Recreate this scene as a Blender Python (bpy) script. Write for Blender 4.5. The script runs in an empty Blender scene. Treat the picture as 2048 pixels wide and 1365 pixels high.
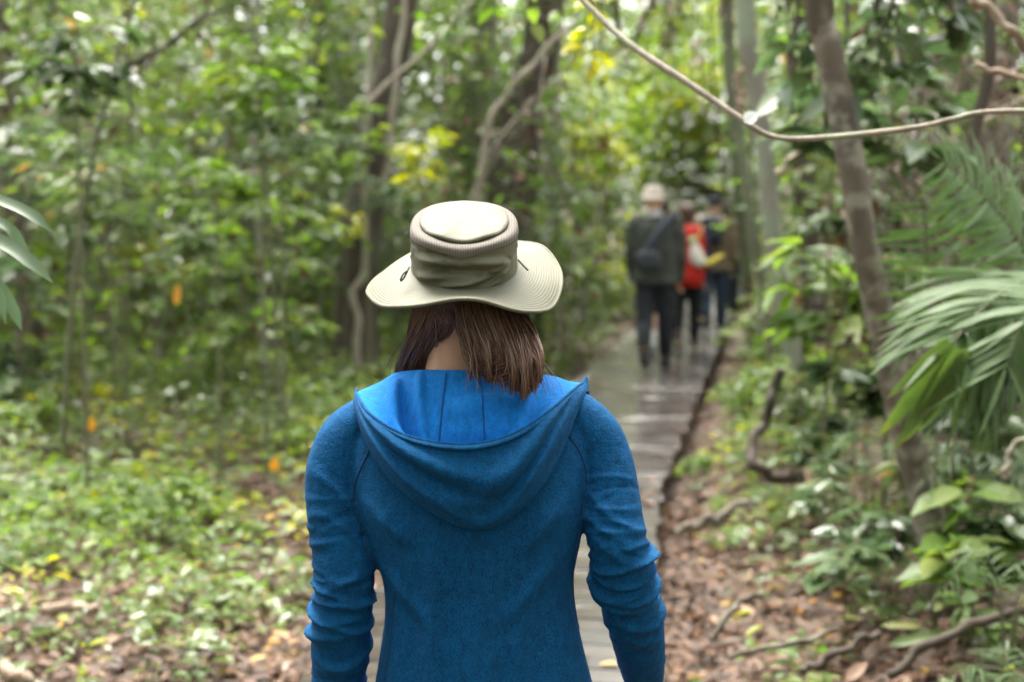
import bpy, bmesh, math, random
import numpy as np
from mathutils import Vector, Matrix
from mathutils.bvhtree import BVHTree

random.seed(7)
RNG = np.random.default_rng(7)
SC = bpy.context.scene
COL = SC.collection

# ------------------------------------------------------------------ camera
CAM_Z = 1.596
FPX = 50.0 / 36.0 * 2048.0                      # focal length in photograph pixels
PITCH = math.atan((682.5 - 400.0) / FPX)        # horizon sits above the middle of the frame
cam_data = bpy.data.cameras.new('camera')
cam_data.lens = 50.0
cam_data.sensor_width = 36.0
cam_data.clip_start = 0.05
cam_data.clip_end = 600.0
cam_data.dof.use_dof = True
cam_data.dof.focus_distance = 2.30
cam_data.dof.aperture_fstop = 2.8
cam = bpy.data.objects.new('camera', cam_data)
COL.objects.link(cam)
cam.location = (0, 0, CAM_Z)
cam.rotation_euler = (math.radians(90) - PITCH, 0, 0)
SC.camera = cam

# ------------------------------------------------------------------ sky, sun, exposure
SUN_EL, SUN_AZ = math.radians(68), math.radians(-20)   # azimuth from +Y (ahead), to the left
world = bpy.data.worlds.new('World')
SC.world = world
world.use_nodes = True
wn = world.node_tree
wn.nodes.clear()
w_out = wn.nodes.new('ShaderNodeOutputWorld')
w_bg = wn.nodes.new('ShaderNodeBackground')
w_sky = wn.nodes.new('ShaderNodeTexSky')
w_sky.sky_type = 'NISHITA'
w_sky.sun_disc = False
w_sky.sun_elevation = SUN_EL
w_sky.sun_rotation = SUN_AZ
w_sky.air_density = 1.0
w_sky.dust_density = 4.0
w_hsv = wn.nodes.new('ShaderNodeHueSaturation')     # thin overcast: a whiter sky
w_hsv.inputs['Saturation'].default_value = 0.12
wn.links.new(w_sky.outputs[0], w_hsv.inputs['Color'])
wn.links.new(w_hsv.outputs[0], w_bg.inputs['Color'])
w_bg.inputs['Strength'].default_value = 0.15
wn.links.new(w_bg.outputs[0], w_out.inputs['Surface'])
sun_data = bpy.data.lights.new('sun', 'SUN')
sun_data.energy = 1.3
sun_data.angle = math.radians(30)
sun_data.color = (1.0, 0.93, 0.82)
sun = bpy.data.objects.new('sun', sun_data)
COL.objects.link(sun)
sd = Vector((math.sin(SUN_AZ) * math.cos(SUN_EL), math.cos(SUN_AZ) * math.cos(SUN_EL), math.sin(SUN_EL)))
sun.rotation_euler = sd.to_track_quat('Z', 'Y').to_euler()
sun.location = sd * 40
SC.view_settings.view_transform = 'Standard'
SC.view_settings.look = 'None'
SC.view_settings.gamma = 1.0
SC.view_settings.use_curve_mapping = False
SC.view_settings.exposure = 2.8
SC.cycles.max_bounces = 6
SC.cycles.diffuse_bounces = 4
SC.cycles.glossy_bounces = 2
SC.cycles.transmission_bounces = 4
SC.cycles.transparent_max_bounces = 4
SC.cycles.caustics_reflective = False
SC.cycles.caustics_refractive = False
SC.cycles.sample_clamp_indirect = 6.0
SC.cycles.volume_bounces = 1

# ------------------------------------------------------------------ helpers
def W(px, py, d):
    """the point seen at a photograph pixel, at d metres ahead of the camera"""
    x = (px - 1024.0) / FPX
    u = (682.5 - py) / FPX
    cp, sp = math.cos(PITCH), math.sin(PITCH)
    dy = cp + u * sp
    dz = -sp + u * cp
    k = d / dy
    return Vector((x * k, d, CAM_Z + dz * k))

def project(p):
    cp, sp = math.cos(PITCH), math.sin(PITCH)
    y, z = p[1], p[2] - CAM_Z
    f = y * cp - z * sp
    u = y * sp + z * cp
    if f <= 0.05:
        return (-9999, -9999)
    return (1024 + p[0] / f * FPX, 682.5 - u / f * FPX)

def smooth(a, b, x):
    t = np.clip((x - a) / (b - a), 0, 1)
    return t * t * (3 - 2 * t)

def nz(x, y, s=0.0):
    """cheap smooth 2-d noise, about -1 .. 1"""
    return (np.sin(1.7 * x + 2.3 * y + s) + np.sin(-2.9 * x + 1.3 * y + 1.7 * s + 1.1)
            + np.sin(4.1 * x + 3.7 * y + 2.3 * s + 2.0) * 0.6 + np.sin(-5.3 * x + 6.1 * y + s * 0.7) * 0.4) / 3.0

def catmull(P, n):
    """n points along a Catmull-Rom curve through the rows of P (any number of columns)"""
    P = np.asarray(P, float)
    k = len(P)
    if k < 3:
        t = np.linspace(0, 1, n)[:, None]
        return P[0] * (1 - t) + P[-1] * t
    Q = np.vstack([2 * P[0] - P[1], P, 2 * P[-1] - P[-2]])
    t = np.linspace(0, k - 1 - 1e-9, n)
    i = t.astype(int)
    f = (t - i)[:, None]
    a, b, c, d = Q[i], Q[i + 1], Q[i + 2], Q[i + 3]
    return 0.5 * (2 * b + (c - a) * f + (2 * a - 5 * b + 4 * c - d) * f ** 2 + (3 * b - a - 3 * c + d) * f ** 3)

def np_mesh(name, V, F, smooth_shade=True, attrs=None):
    """F: int array (n,3) or (n,4), or a list of index tuples"""
    me = bpy.data.meshes.new(name)
    V = np.asarray(V, np.float32)
    if isinstance(F, np.ndarray):
        n, k = F.shape
        me.vertices.add(len(V)); me.vertices.foreach_set('co', V.ravel())
        me.loops.add(n * k); me.loops.foreach_set('vertex_index', F.astype(np.int32).ravel())
        me.polygons.add(n)
        me.polygons.foreach_set('loop_start', np.arange(0, n * k, k, dtype=np.int32))
        me.polygons.foreach_set('loop_total', np.full(n, k, np.int32))
        me.update(calc_edges=True)
    else:
        me.from_pydata([tuple(map(float, v)) for v in V], [], F)
        me.update()
    if smooth_shade:
        me.polygons.foreach_set('use_smooth', np.ones(len(me.polygons), bool))
    for k, a in (attrs or {}).items():
        at = me.attributes.new(k, 'FLOAT', 'POINT')
        at.data.foreach_set('value', np.asarray(a, np.float32))
    return me

def mk(name, me, mat=None, parent=None, loc=None):
    o = bpy.data.objects.new(name, me)
    COL.objects.link(o)
    if mat is not None and me is not None and len(me.materials) == 0:
        me.materials.append(mat)
    if parent is not None:
        o.parent = parent
    if loc is not None:
        o.location = loc
    return o

def tag(o, label=None, cat=None, group=None, kind=None):
    if label: o['label'] = label
    if cat: o['category'] = cat
    if group: o['group'] = group
    if kind: o['kind'] = kind
    return o

def thing(name, label, cat, loc, group=None):
    return tag(mk(name, None, loc=loc), label, cat, group)

def tube(P, R, n=10, m=None, cap=True, fn=None, ref=(0.3, 1, 0.1)):
    """a tube through points P with radii R (scalar or (a,b)); returns V, F(quads list)"""
    R = np.array([(r, r) if np.isscalar(r) else r for r in R], float)
    D = np.hstack([np.asarray(P, float), R])
    if m:
        D = catmull(D, m)
    P, R = D[:, :3], np.maximum(D[:, 3:], 1e-4)
    T = np.gradient(P, axis=0)
    T /= np.linalg.norm(T, axis=1)[:, None] + 1e-12
    k = len(P)
    X = np.zeros((k, 3))
    x = np.asarray(ref, float)
    for i in range(k):
        x = x - T[i] * x.dot(T[i])
        x /= np.linalg.norm(x) + 1e-12
        X[i] = x
    Y = np.cross(T, X)
    th = np.linspace(0, 2 * np.pi, n, endpoint=False)
    s = np.linspace(0, 1, k)
    mul = np.ones((k, n))
    if fn is not None:
        mul = fn(s[:, None], th[None, :])
    V = (P[:, None, :] + X[:, None, :] * (np.cos(th) * R[:, :1] * mul)[:, :, None]
         + Y[:, None, :] * (np.sin(th) * R[:, 1:] * mul)[:, :, None]).reshape(-1, 3)
    F = []
    for i in range(k - 1):
        for j in range(n):
            a, b = i * n + j, i * n + (j + 1) % n
            F.append((a, b, b + n, a + n))
    if cap:
        F.append(tuple(range(n - 1, -1, -1)))
        F.append(tuple(range((k - 1) * n, k * n)))
    return V, F

def join(parts):
    V, F, o = [], [], 0
    for v, f in parts:
        V.append(np.asarray(v, float))
        F += [tuple(i + o for i in q) for q in f]
        o += len(v)
    return np.vstack(V), F

def ball(c, r, n=16, m=10):
    r = (r, r, r) if np.isscalar(r) else r
    V = [(c[0], c[1], c[2] - r[2])]
    for i in range(1, m):
        a = -math.pi / 2 + math.pi * i / m
        for j in range(n):
            b = 2 * math.pi * j / n
            V.append((c[0] + r[0] * math.cos(a) * math.cos(b), c[1] + r[1] * math.cos(a) * math.sin(b), c[2] + r[2] * math.sin(a)))
    V.append((c[0], c[1], c[2] + r[2]))
    F = [(0, 1 + (j + 1) % n, 1 + j) for j in range(n)]
    for i in range(m - 2):
        for j in range(n):
            a, b = 1 + i * n + j, 1 + i * n + (j + 1) % n
            F.append((a, b, b + n, a + n))
    t = len(V) - 1
    o = 1 + (m - 2) * n
    F += [(o + j, o + (j + 1) % n, t) for j in range(n)]
    return np.array(V), F

def union(name, parts, voxel, smooth_it=4, factor=0.5):
    """one continuous skin over overlapping closed pieces"""
    V, F = join(parts)
    tmp = mk('tmp', np_mesh('tmp', V, F))
    r = tmp.modifiers.new('r', 'REMESH'); r.mode = 'VOXEL'; r.voxel_size = voxel
    if smooth_it:
        s = tmp.modifiers.new('s', 'SMOOTH'); s.iterations = smooth_it; s.factor = factor
    bpy.context.view_layer.update()
    dg = bpy.context.evaluated_depsgraph_get()
    me = bpy.data.meshes.new_from_object(tmp.evaluated_get(dg))
    me.name = name
    old = tmp.data
    bpy.data.objects.remove(tmp); bpy.data.meshes.remove(old)
    me.polygons.foreach_set('use_smooth', np.ones(len(me.polygons), bool))
    return me

def verts_of(me):
    a = np.empty(len(me.vertices) * 3, np.float32); me.vertices.foreach_get('co', a)
    return a.reshape(-1, 3).astype(float)

def unit(a):
    return a / (np.linalg.norm(a, axis=-1, keepdims=True) + 1e-9)

class Leaves:
    """collects leaf blades, each with its own outline, fold and droop"""
    def __init__(self): self.a = []
    def add(self, P, D, U, L, Wd, r):
        P = np.atleast_2d(P); n = len(P)
        bc = lambda v: np.broadcast_to(np.asarray(v, float), (n,)).copy()
        self.a.append((P, np.broadcast_to(D, (n, 3)), np.broadcast_to(U, (n, 3)), bc(L), bc(Wd), bc(r)))
    def mesh(self, name, detail=0, droop=0.14, fold=0.16):
        P, D, U, L, Wd, r = [np.concatenate([x[i] for x in self.a]) for i in range(6)]
        D = unit(D); S = unit(np.cross(D, U)); N = np.cross(S, D)
        n = len(P)
        if detail == 0:
            st = [(0, 0, 0), (.42, -.5, 1), (1, 0, 0), (.42, .5, 1)]
            fc = np.array([(0, 3, 2), (0, 2, 1)])
        else:
            st = [(0, 0, 0), (.28, -.46, 1), (.30, 0, 0), (.28, .46, 1), (.62, -.42, 1), (.64, 0, 0), (.62, .42, 1), (1, 0, 0)]
            fc = np.array([(0, 2, 1), (0, 3, 2), (1, 2, 5), (1, 5, 4), (2, 3, 6), (2, 6, 5), (4, 5, 7), (5, 6, 7)])
        k = len(st)
        V = np.zeros((n, k, 3))
        for i, (t, w, f) in enumerate(st):
            h = fold * abs(w) * 2 * f * Wd - droop * t * t * L
            V[:, i] = P + D * (t * L)[:, None] + S * (w * Wd)[:, None] + N * h[:, None]
        F = (fc[None] + (np.arange(n) * k)[:, None, None]).reshape(-1, 3)
        return np_mesh(name, V.reshape(-1, 3), F, smooth_shade=detail > 0, attrs={'rnd': np.repeat(r, k)})

def rand_dirs(n, zlo=-0.5, zhi=0.35, rng=RNG):
    a = rng.uniform(0, 2 * np.pi, n)
    z = rng.uniform(zlo, zhi, n)
    c = np.sqrt(1 - z * z)
    return np.stack([np.cos(a) * c, np.sin(a) * c, z], 1)

# ------------------------------------------------------------------ materials
def newmat(name):
    m = bpy.data.materials.new(name); m.use_nodes = True
    nt = m.node_tree
    return m, nt, nt.nodes['Principled BSDF'], nt.nodes['Material Output']

def ramp(nt, stops, interp='LINEAR'):
    r = nt.nodes.new('ShaderNodeValToRGB')
    r.color_ramp.interpolation = interp
    e = r.color_ramp.elements
    while len(e) < len(stops): e.new(0.5)
    for i, (p, c) in enumerate(stops):
        e[i].position = p; e[i].color = (*c, 1)
    return r

def noise(nt, scale, detail=3, coord='Object', rough=0.55, stretch=None):
    tc = nt.nodes.new('ShaderNodeTexCoord')
    n = nt.nodes.new('ShaderNodeTexNoise')
    n.inputs['Scale'].default_value = scale
    n.inputs['Detail'].default_value = detail
    n.inputs['Roughness'].default_value = rough
    if stretch:
        mp = nt.nodes.new('ShaderNodeMapping'); mp.inputs['Scale'].default_value = stretch
        nt.links.new(tc.outputs[coord], mp.inputs['Vector']); nt.links.new(mp.outputs[0], n.inputs['Vector'])
    else:
        nt.links.new(tc.outputs[coord], n.inputs['Vector'])
    return n

def bump(nt, src, bsdf, strength=0.3, dist=0.01):
    b = nt.nodes.new('ShaderNodeBump')
    b.inputs['Strength'].default_value = strength
    b.inputs['Distance'].default_value = dist
    nt.links.new(src, b.inputs['Height'])
    nt.links.new(b.outputs[0], bsdf.inputs['Normal'])
    return b

def leaf_mat(name, stops, rough=0.38, trans=0.35, spec=0.5):
    m, nt, b, out = newmat(name)
    at = nt.nodes.new('ShaderNodeAttribute'); at.attribute_name = 'rnd'
    r = ramp(nt, stops)
    nt.links.new(at.outputs['Fac'], r.inputs[0])
    n = noise(nt, 9.0, 2)
    mix = nt.nodes.new('ShaderNodeHueSaturation')
    mr = nt.nodes.new('ShaderNodeMapRange')
    mr.inputs['To Min'].default_value = 0.72; mr.inputs['To Max'].default_value = 1.28
    nt.links.new(n.outputs[0], mr.inputs[0]); nt.links.new(mr.outputs[0], mix.inputs['Value'])
    nt.links.new(r.outputs[0], mix.inputs['Color'])
    nt.links.new(mix.outputs[0], b.inputs['Base Color'])
    b.inputs['Roughness'].default_value = rough
    b.inputs['Specular IOR Level'].default_value = spec
    if trans > 0:
        t = nt.nodes.new('ShaderNodeBsdfTranslucent')
        hs = nt.nodes.new('ShaderNodeHueSaturation')
        hs.inputs['Saturation'].default_value = 1.15; hs.inputs['Value'].default_value = 1.5
        nt.links.new(mix.outputs[0], hs.inputs['Color'])
        nt.links.new(hs.outputs[0], t.inputs['Color'])
        ms = nt.nodes.new('ShaderNodeMixShader'); ms.inputs[0].default_value = trans
        nt.links.new(b.outputs[0], ms.inputs[1]); nt.links.new(t.outputs[0], ms.inputs[2])
        nt.links.new(ms.outputs[0], out.inputs['Surface'])
    return m

def plain(name, col, rough=0.7, var=0.2, scale=20, bump_s=0.0, spec=0.4, metal=0.0, sheen=0.0):
    m, nt, b, out = newmat(name)
    n = noise(nt, scale, 4)
    c = np.array(col)
    r = ramp(nt, [(0.25, tuple(c * (1 - var))), (0.75, tuple(np.minimum(c * (1 + var), 1)))])
    nt.links.new(n.outputs[0], r.inputs[0]); nt.links.new(r.outputs[0], b.inputs['Base Color'])
    b.inputs['Roughness'].default_value = rough
    b.inputs['Specular IOR Level'].default_value = spec
    b.inputs['Metallic'].default_value = metal
    if sheen:
        b.inputs['Sheen Weight'].default_value = sheen
        b.inputs['Sheen Roughness'].default_value = 0.5
    if bump_s:
        bump(nt, n.outputs[0], b, bump_s, 0.01)
    return m

def bark(name, c1, c2, c3, scale=6, patch=2.2):
    m, nt, b, out = newmat(name)
    n1 = noise(nt, scale, 6, stretch=(1, 1, 0.25))
    n2 = noise(nt, patch, 4)
    r1 = ramp(nt, [(0.3, c1), (0.7, c2)])
    nt.links.new(n1.outputs[0], r1.inputs[0])
    r2 = ramp(nt, [(0.50, (0, 0, 0)), (0.62, (1, 1, 1))])
    nt.links.new(n2.outputs[0], r2.inputs[0])
    mx = nt.nodes.new('ShaderNodeMixRGB'); mx.inputs[2].default_value = (*c3, 1)
    nt.links.new(r2.outputs[0], mx.inputs[0]); nt.links.new(r1.outputs[0], mx.inputs[1])
    nt.links.new(mx.outputs[0], b.inputs['Base Color'])
    b.inputs['Roughness'].default_value = 0.8
    bump(nt, n1.outputs[0], b, 0.6, 0.02)
    return m

M = {}
M['leaf_mid'] = leaf_mat('leaf_mid', [(0, (.050, .080, .026)), (.4, (.100, .152, .046)), (.8, (.155, .210, .070)), (.97, (.21, .23, .08)), (1, (.26, .17, .06))], rough=.30, trans=.45)
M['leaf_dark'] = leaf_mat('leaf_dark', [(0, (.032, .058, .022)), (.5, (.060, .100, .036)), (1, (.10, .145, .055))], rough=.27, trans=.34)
M['leaf_yellow'] = leaf_mat('leaf_yellow', [(0, (.17, .22, .02)), (.6, (.29, .32, .025)), (1, (.42, .38, .035))], rough=.32, trans=.50)
M['leaf_pale'] = leaf_mat('leaf_pale', [(0, (.06, .105, .045)), (.5, (.105, .155, .068)), (1, (.16, .20, .10))], rough=.27, trans=.38)
M['leaf_bright'] = leaf_mat('leaf_bright', [(0, (.070, .132, .024)), (.6, (.135, .212, .040)), (1, (.21, .26, .055))], rough=.42, trans=.50)
M['leaf_far'] = leaf_mat('leaf_far', [(0, (.06, .085, .03)), (.5, (.12, .16, .055)), (.85, (.18, .21, .075)), (1, (.28, .27, .10))], rough=.40, trans=.50)
M['palm'] = leaf_mat('palm', [(0, (.055, .105, .03)), (.7, (.09, .15, .045)), (1, (.15, .17, .05))], rough=.58, trans=.38)
M['palm_old'] = leaf_mat('palm_old', [(0, (.075, .13, .032)), (.65, (.10, .15, .035)), (.85, (.19, .18, .04)), (1, (.30, .20, .06))], rough=.5, trans=.4)
M['litter'] = leaf_mat('litter', [(0, (.028, .015, .009)), (.3, (.078, .037, .019)), (.55, (.115, .058, .030)), (.80, (.165, .092, .055)), (.95, (.25, .16, .11)), (.98, (.36, .22, .04)), (1, (.40, .17, .03))], rough=.55, trans=.08, spec=.35)
M['bark_dark'] = bark('bark_dark', (.028, .020, .013), (.066, .047, .032), (.06, .058, .038))
M['bark_grey'] = bark('bark_grey', (.13, .125, .095), (.26, .25, .195), (.20, .24, .16))
M['bark_brown'] = bark('bark_brown', (.038, .029, .019), (.105, .082, .053), (.165, .15, .11), scale=14, patch=11)
M['bark_green'] = bark('bark_green', (.07, .075, .045), (.16, .165, .11), (.14, .18, .08))
M['strap'] = leaf_mat('strap', [(0, (.07, .12, .06)), (1, (.13, .18, .10))], rough=.5, trans=.35)
M['vine'] = bark('vine', (.17, .14, .11), (.34, .29, .23), (.26, .27, .18), scale=25, patch=9)
M['deadwood'] = bark('deadwood', (.11, .075, .05), (.30, .22, .15), (.36, .29, .21), scale=12, patch=6)
M['stem'] = plain('stem', (.10, .105, .055), .7, .35, 12)

# ------------------------------------------------------------------ the lie of the land
_WY = np.array([-8, 0, 2.4, 5.04, 8.03, 11.6, 15.65, 22.7, 28, 34.])
_WX = np.array([-.95, -.12, .17, .49, .86, 1.52, 2.28, 3.60, 4.75, 6.4])     # right edge of the boardwalk
WALK_W = 1.13
def walk_right(y): return np.interp(y, _WY, _WX)
def walk_mid(y): return walk_right(y) - WALK_W / 2

def land(x, y):
    x = np.asarray(x, float); y = np.asarray(y, float)
    e = x - walk_right(y)
    l = -e - WALK_W
    right = -.20 + .34 * smooth(.05, 2.2, e) + .25 * smooth(2, 6, e)
    left = -.13 + .07 * smooth(.2, 1.5, l) + .12 * smooth(1.5, 7, l)
    h = np.where(e > 0, right, np.where(l > 0, left, -.22))
    off = smooth(.0, .8, np.maximum(e, l))
    h = h + off * (.045 * nz(x * .9, y * .9) + .02 * nz(x * 3.1, y * 3.1, 4))
    h = h + .5 * smooth(16, 40, y) * smooth(1, 5, np.maximum(e, l))
    return h

def build_ground():
    def axis(lo, a, b, hi, fine, k):
        return np.concatenate([lo + (a - lo) * (np.linspace(0, 1, k) ** .5)[:-1], np.arange(a, b, fine), b + (hi - b) * np.linspace(0, 1, k) ** 2])
    xs, ys = axis(-200, -7, 7, 200, .11, 26), axis(-200, -1, 22, 300, .13, 26)
    X, Y = np.meshgrid(xs, ys)
    V = np.stack([X, Y, land(X, Y)], -1).reshape(-1, 3)
    nx, ny = len(xs), len(ys)
    i = (np.arange(ny - 1)[:, None] * nx + np.arange(nx - 1)[None]).ravel()
    F = np.stack([i, i + 1, i + 1 + nx, i + nx], 1)
    m, nt, b, out = newmat('forest_soil')
    n1 = noise(nt, 2.2, 6); n2 = noise(nt, 26, 5)
    r1 = ramp(nt, [(.3, (.030, .020, .013)), (.55, (.075, .048, .030)), (.75, (.12, .078, .05))])
    r2 = ramp(nt, [(.3, (.025, .018, .012)), (.7, (.15, .095, .062))])
    nt.links.new(n1.outputs[0], r1.inputs[0]); nt.links.new(n2.outputs[0], r2.inputs[0])
    mx = nt.nodes.new('ShaderNodeMixRGB'); mx.inputs[0].default_value = .5
    nt.links.new(r1.outputs[0], mx.inputs[1]); nt.links.new(r2.outputs[0], mx.inputs[2])
    nt.links.new(mx.outputs[0], b.inputs['Base Color'])
    b.inputs['Roughness'].default_value = .75
    bump(nt, n2.outputs[0], b, .8, .03)
    tag(mk('ground', np_mesh('ground', V, F), m), 'brown forest floor of damp soil', 'ground', kind='structure')
build_ground()

def build_walk():
    m, nt, b, out = newmat('wet_planks')
    n1 = noise(nt, 5, 5, stretch=(.5, 6, 6)); n2 = noise(nt, 1.1, 4, coord='Object')
    oi = nt.nodes.new('ShaderNodeObjectInfo')
    r = ramp(nt, [(.25, (.024, .019, .017)), (.55, (.052, .043, .037)), (.8, (.090, .077, .064))])
    nt.links.new(n1.outputs[0], r.inputs[0])
    hs = nt.nodes.new('ShaderNodeHueSaturation')
    mr = nt.nodes.new('ShaderNodeMapRange'); mr.inputs['To Min'].default_value = .65; mr.inputs['To Max'].default_value = 1.3
    nt.links.new(oi.outputs['Random'], mr.inputs[0]); nt.links.new(mr.outputs[0], hs.inputs['Value'])
    nt.links.new(r.outputs[0], hs.inputs['Color']); nt.links.new(hs.outputs[0], b.inputs['Base Color'])
    rr = ramp(nt, [(.35, (.13, .13, .13)), (.7, (.30, .30, .30))])
    nt.links.new(n2.outputs[0], rr.inputs[0]); nt.links.new(rr.outputs[0], b.inputs['Roughness'])
    b.inputs['Specular IOR Level'].default_value = .42
    bump(nt, n1.outputs[0], b, .35, .006)
    root = tag(mk('boardwalk', None, loc=(0, 0, 0)), 'wet grey plank boardwalk leading into the forest', 'boardwalk', kind='structure')
    pw, gap = .138, .010
    meshes = []
    for k in range(6):
        rr_ = random.Random(k)
        L = WALK_W + rr_.uniform(-.03, .03)
        n = 6
        V, F = [], []
        for i in range(n + 1):
            x = -L / 2 + L * i / n
            c = .004 * math.sin(i * 1.3 + k) + rr_.uniform(-.001, .001)
            e = .006
            for (yy, zz) in ((-pw / 2, -.04), (-pw / 2, -e), (-pw / 2 + e, 0), (pw / 2 - e, 0), (pw / 2, -e), (pw / 2, -.04)):
                V.append((x, yy + (rr_.uniform(-.0015, .0015)), zz + c))
        for i in range(n):
            for j in range(6):
                a = i * 6 + j; bb = i * 6 + (j + 1) % 6
                F.append((a, a + 6, bb + 6, bb))
        F.append((0, 1, 2, 3, 4, 5)); F.append(tuple(n * 6 + q for q in (5, 4, 3, 2, 1, 0)))
        me = np_mesh('plank', np.array(V), F, smooth_shade=False); me.materials.append(m); meshes.append(me)
    y = -.6
    i = 0
    while y < 31:
        slope = float((walk_mid(y + .3) - walk_mid(y - .3)) / .6)
        a = math.atan(slope)
        p = mk('plank', meshes[random.randrange(6)], parent=root)
        p.location = (float(walk_mid(y)), y, random.uniform(-.003, .003))
        p.rotation_euler = (random.uniform(-.006, .006), random.uniform(-.004, .004), -a + random.uniform(-.006, .006))
        y += (pw + gap) * math.cos(a)
        i += 1
    bm = plain('bearer_wood', (.05, .042, .034), .8, .3, 8)
    for s in (-.42, .42):
        ys = np.linspace(-.6, 31, 60)
        P = np.stack([walk_mid(ys) + s, ys, np.full(60, -.10)], 1)
        V, F = tube(P, [(.04, .052)] * 60, n=4, ref=(.7, .7, .7))
        mk('bearer', np_mesh('bearer', V, F, False), bm, root)
build_walk()

def off_walk(x, y, margin=.0):
    e = x - walk_right(y)
    return (e > margin) | (-e - WALK_W > margin)

# ------------------------------------------------------------------ what covers the floor
def build_litter():
    lv = Leaves(); far = Leaves()
    def patch(n, y0, y1, spread, ln, lv=lv):
        y = y0 + (y1 - y0) * RNG.uniform(0, 1, n) ** 1.0
        x = RNG.uniform(-1, 1, n) * (.42 * y + spread)
        ok = off_walk(x, y, -.04)
        x, y = x[ok], y[ok]
        k = len(x)
        z = land(x, y) + RNG.uniform(.004, .045, k)
        D = rand_dirs(k, -.35, .35); U = unit(np.stack([RNG.normal(0, .38, k), RNG.normal(0, .38, k), np.ones(k)], 1))
        L = ln * RNG.uniform(.6, 1.6, k)
        lv.add(np.stack([x, y, z], 1), D, U, L, L * RNG.uniform(.3, .55, k), RNG.uniform(0, 1, k))
    patch(26000, 2.0, 8, .5, .056)
    patch(18000, 7, 16, .5, .075, far)
    patch(7000, 15, 30, 0, .11, far)
    o = mk('leaf_litter', lv.mesh('leaf_litter', 1, droop=.05, fold=.22), M['litter'])
    tag(o, 'fallen brown and pinkish leaves covering the near forest floor', 'leaf litter', kind='stuff')
    tag(mk('far_leaf_litter', far.mesh('far_leaf_litter', 0, droop=.05, fold=.22), M['litter']), 'fallen brown leaves on the forest floor farther back', 'leaf litter', kind='stuff')
build_litter()

def build_seedlings():
    """low seedlings between the fallen leaves; too many to count"""
    for name, mat, n, sd, lab in (('ground_cover', 'leaf_bright', 5000, 1, 'low bright green seedlings carpeting the forest floor'),
                                  ('seedling_cover', 'leaf_mid', 3800, 2, 'low olive green seedlings among the fallen leaves'),
                                  ('herb_cover', 'leaf_yellow', 500, 3, 'scattered yellow green herbs low on the forest floor')):
        rng = np.random.default_rng(40 + sd)
        lv = Leaves()
        y = rng.uniform(3.2, 24, n * 4)
        x = rng.uniform(-1, 1, n * 4) * (.42 * y + .6)
        dens = .35 + 1.0 * nz(x * .8, y * .55, sd * 2.)
        e = x - walk_right(y)
        dens *= np.where(x < 0, smooth(3.8, 7.0, y) * .78 + .22, np.where((e > 0) & (e < 1.7) & (y < 9), .26, .85))
        dens *= np.where(e < -WALK_W, smooth(.05, .8, -e - WALK_W) * .9 + .1, 1)
        ok = off_walk(x, y, .03) & ~((e > 0) & (e < .28)) & (rng.uniform(0, 1, n * 4) < dens)
        x, y = x[ok][:n], y[ok][:n]
        for i in range(len(x)):
            k = int(rng.integers(4, 12))
            h = rng.uniform(.05, .32) * (1.25 if y[i] > 8 else .9)
            z0 = float(land(x[i], y[i]))
            t = rng.uniform(.35, 1, k)
            P = np.stack([x[i] + rng.normal(0, .05, k), y[i] + rng.normal(0, .05, k), z0 + h * t], 1)
            L = rng.uniform(.04, .10, k) * rng.uniform(.8, 1.3) * (.8 if y[i] < 7 else 1)
            U = unit(np.stack([rng.normal(0, .4, k), rng.normal(0, .4, k), np.ones(k)], 1))
            lv.add(P, rand_dirs(k, -.35, .45, rng), U, L, L * rng.uniform(.38, .62, k), rng.uniform(0, 1, k))
        tag(mk(name, lv.mesh(name, 1), M[mat]), lab, 'ground cover', kind='stuff')
build_seedlings()

# ------------------------------------------------------------------ trees
def trunk_mesh(P, R, n=14, m=26, flare=.55, knob=.06, seed=0):
    P = np.asarray(P, float)
    def fn(s, th):
        f = 1 + flare * np.exp(-s * 28) * (1 + .35 * np.cos(3 * th + seed)) + knob * np.sin(5 * th + 9 * s + seed) * np.sin(23 * s + seed) + knob * .6 * np.sin(2 * th + 31 * s)
        return f
    return tube(P, R, n=n, m=m, fn=fn)

def crown_leaves(lv, c, r, n, ln, rng, hollow=.25):
    """clumps of leaves through a crown's volume, with gaps between the clumps"""
    k = max(6, int(n / 26))
    cc = c + rand_dirs(k, -.7, .95, rng) * (rng.uniform(hollow, 1, k) ** .6)[:, None] * np.array([r, r, r * .55])
    for q in cc:
        m = int(rng.integers(14, 38))
        P = q + rng.normal(0, 1, (m, 3)) * np.array([.42, .42, .22]) * (r / 3 + .45)
        L = ln * rng.uniform(.6, 1.4, m)
        U = unit(np.stack([rng.normal(0, .45, m), rng.normal(0, .45, m), np.ones(m)], 1))
        lv.add(P, rand_dirs(m, -.6, .2, rng), U, L, L * rng.uniform(.38, .55, m), np.clip(rng.normal(.5, .25, m), 0, 1))
    return cc

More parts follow.
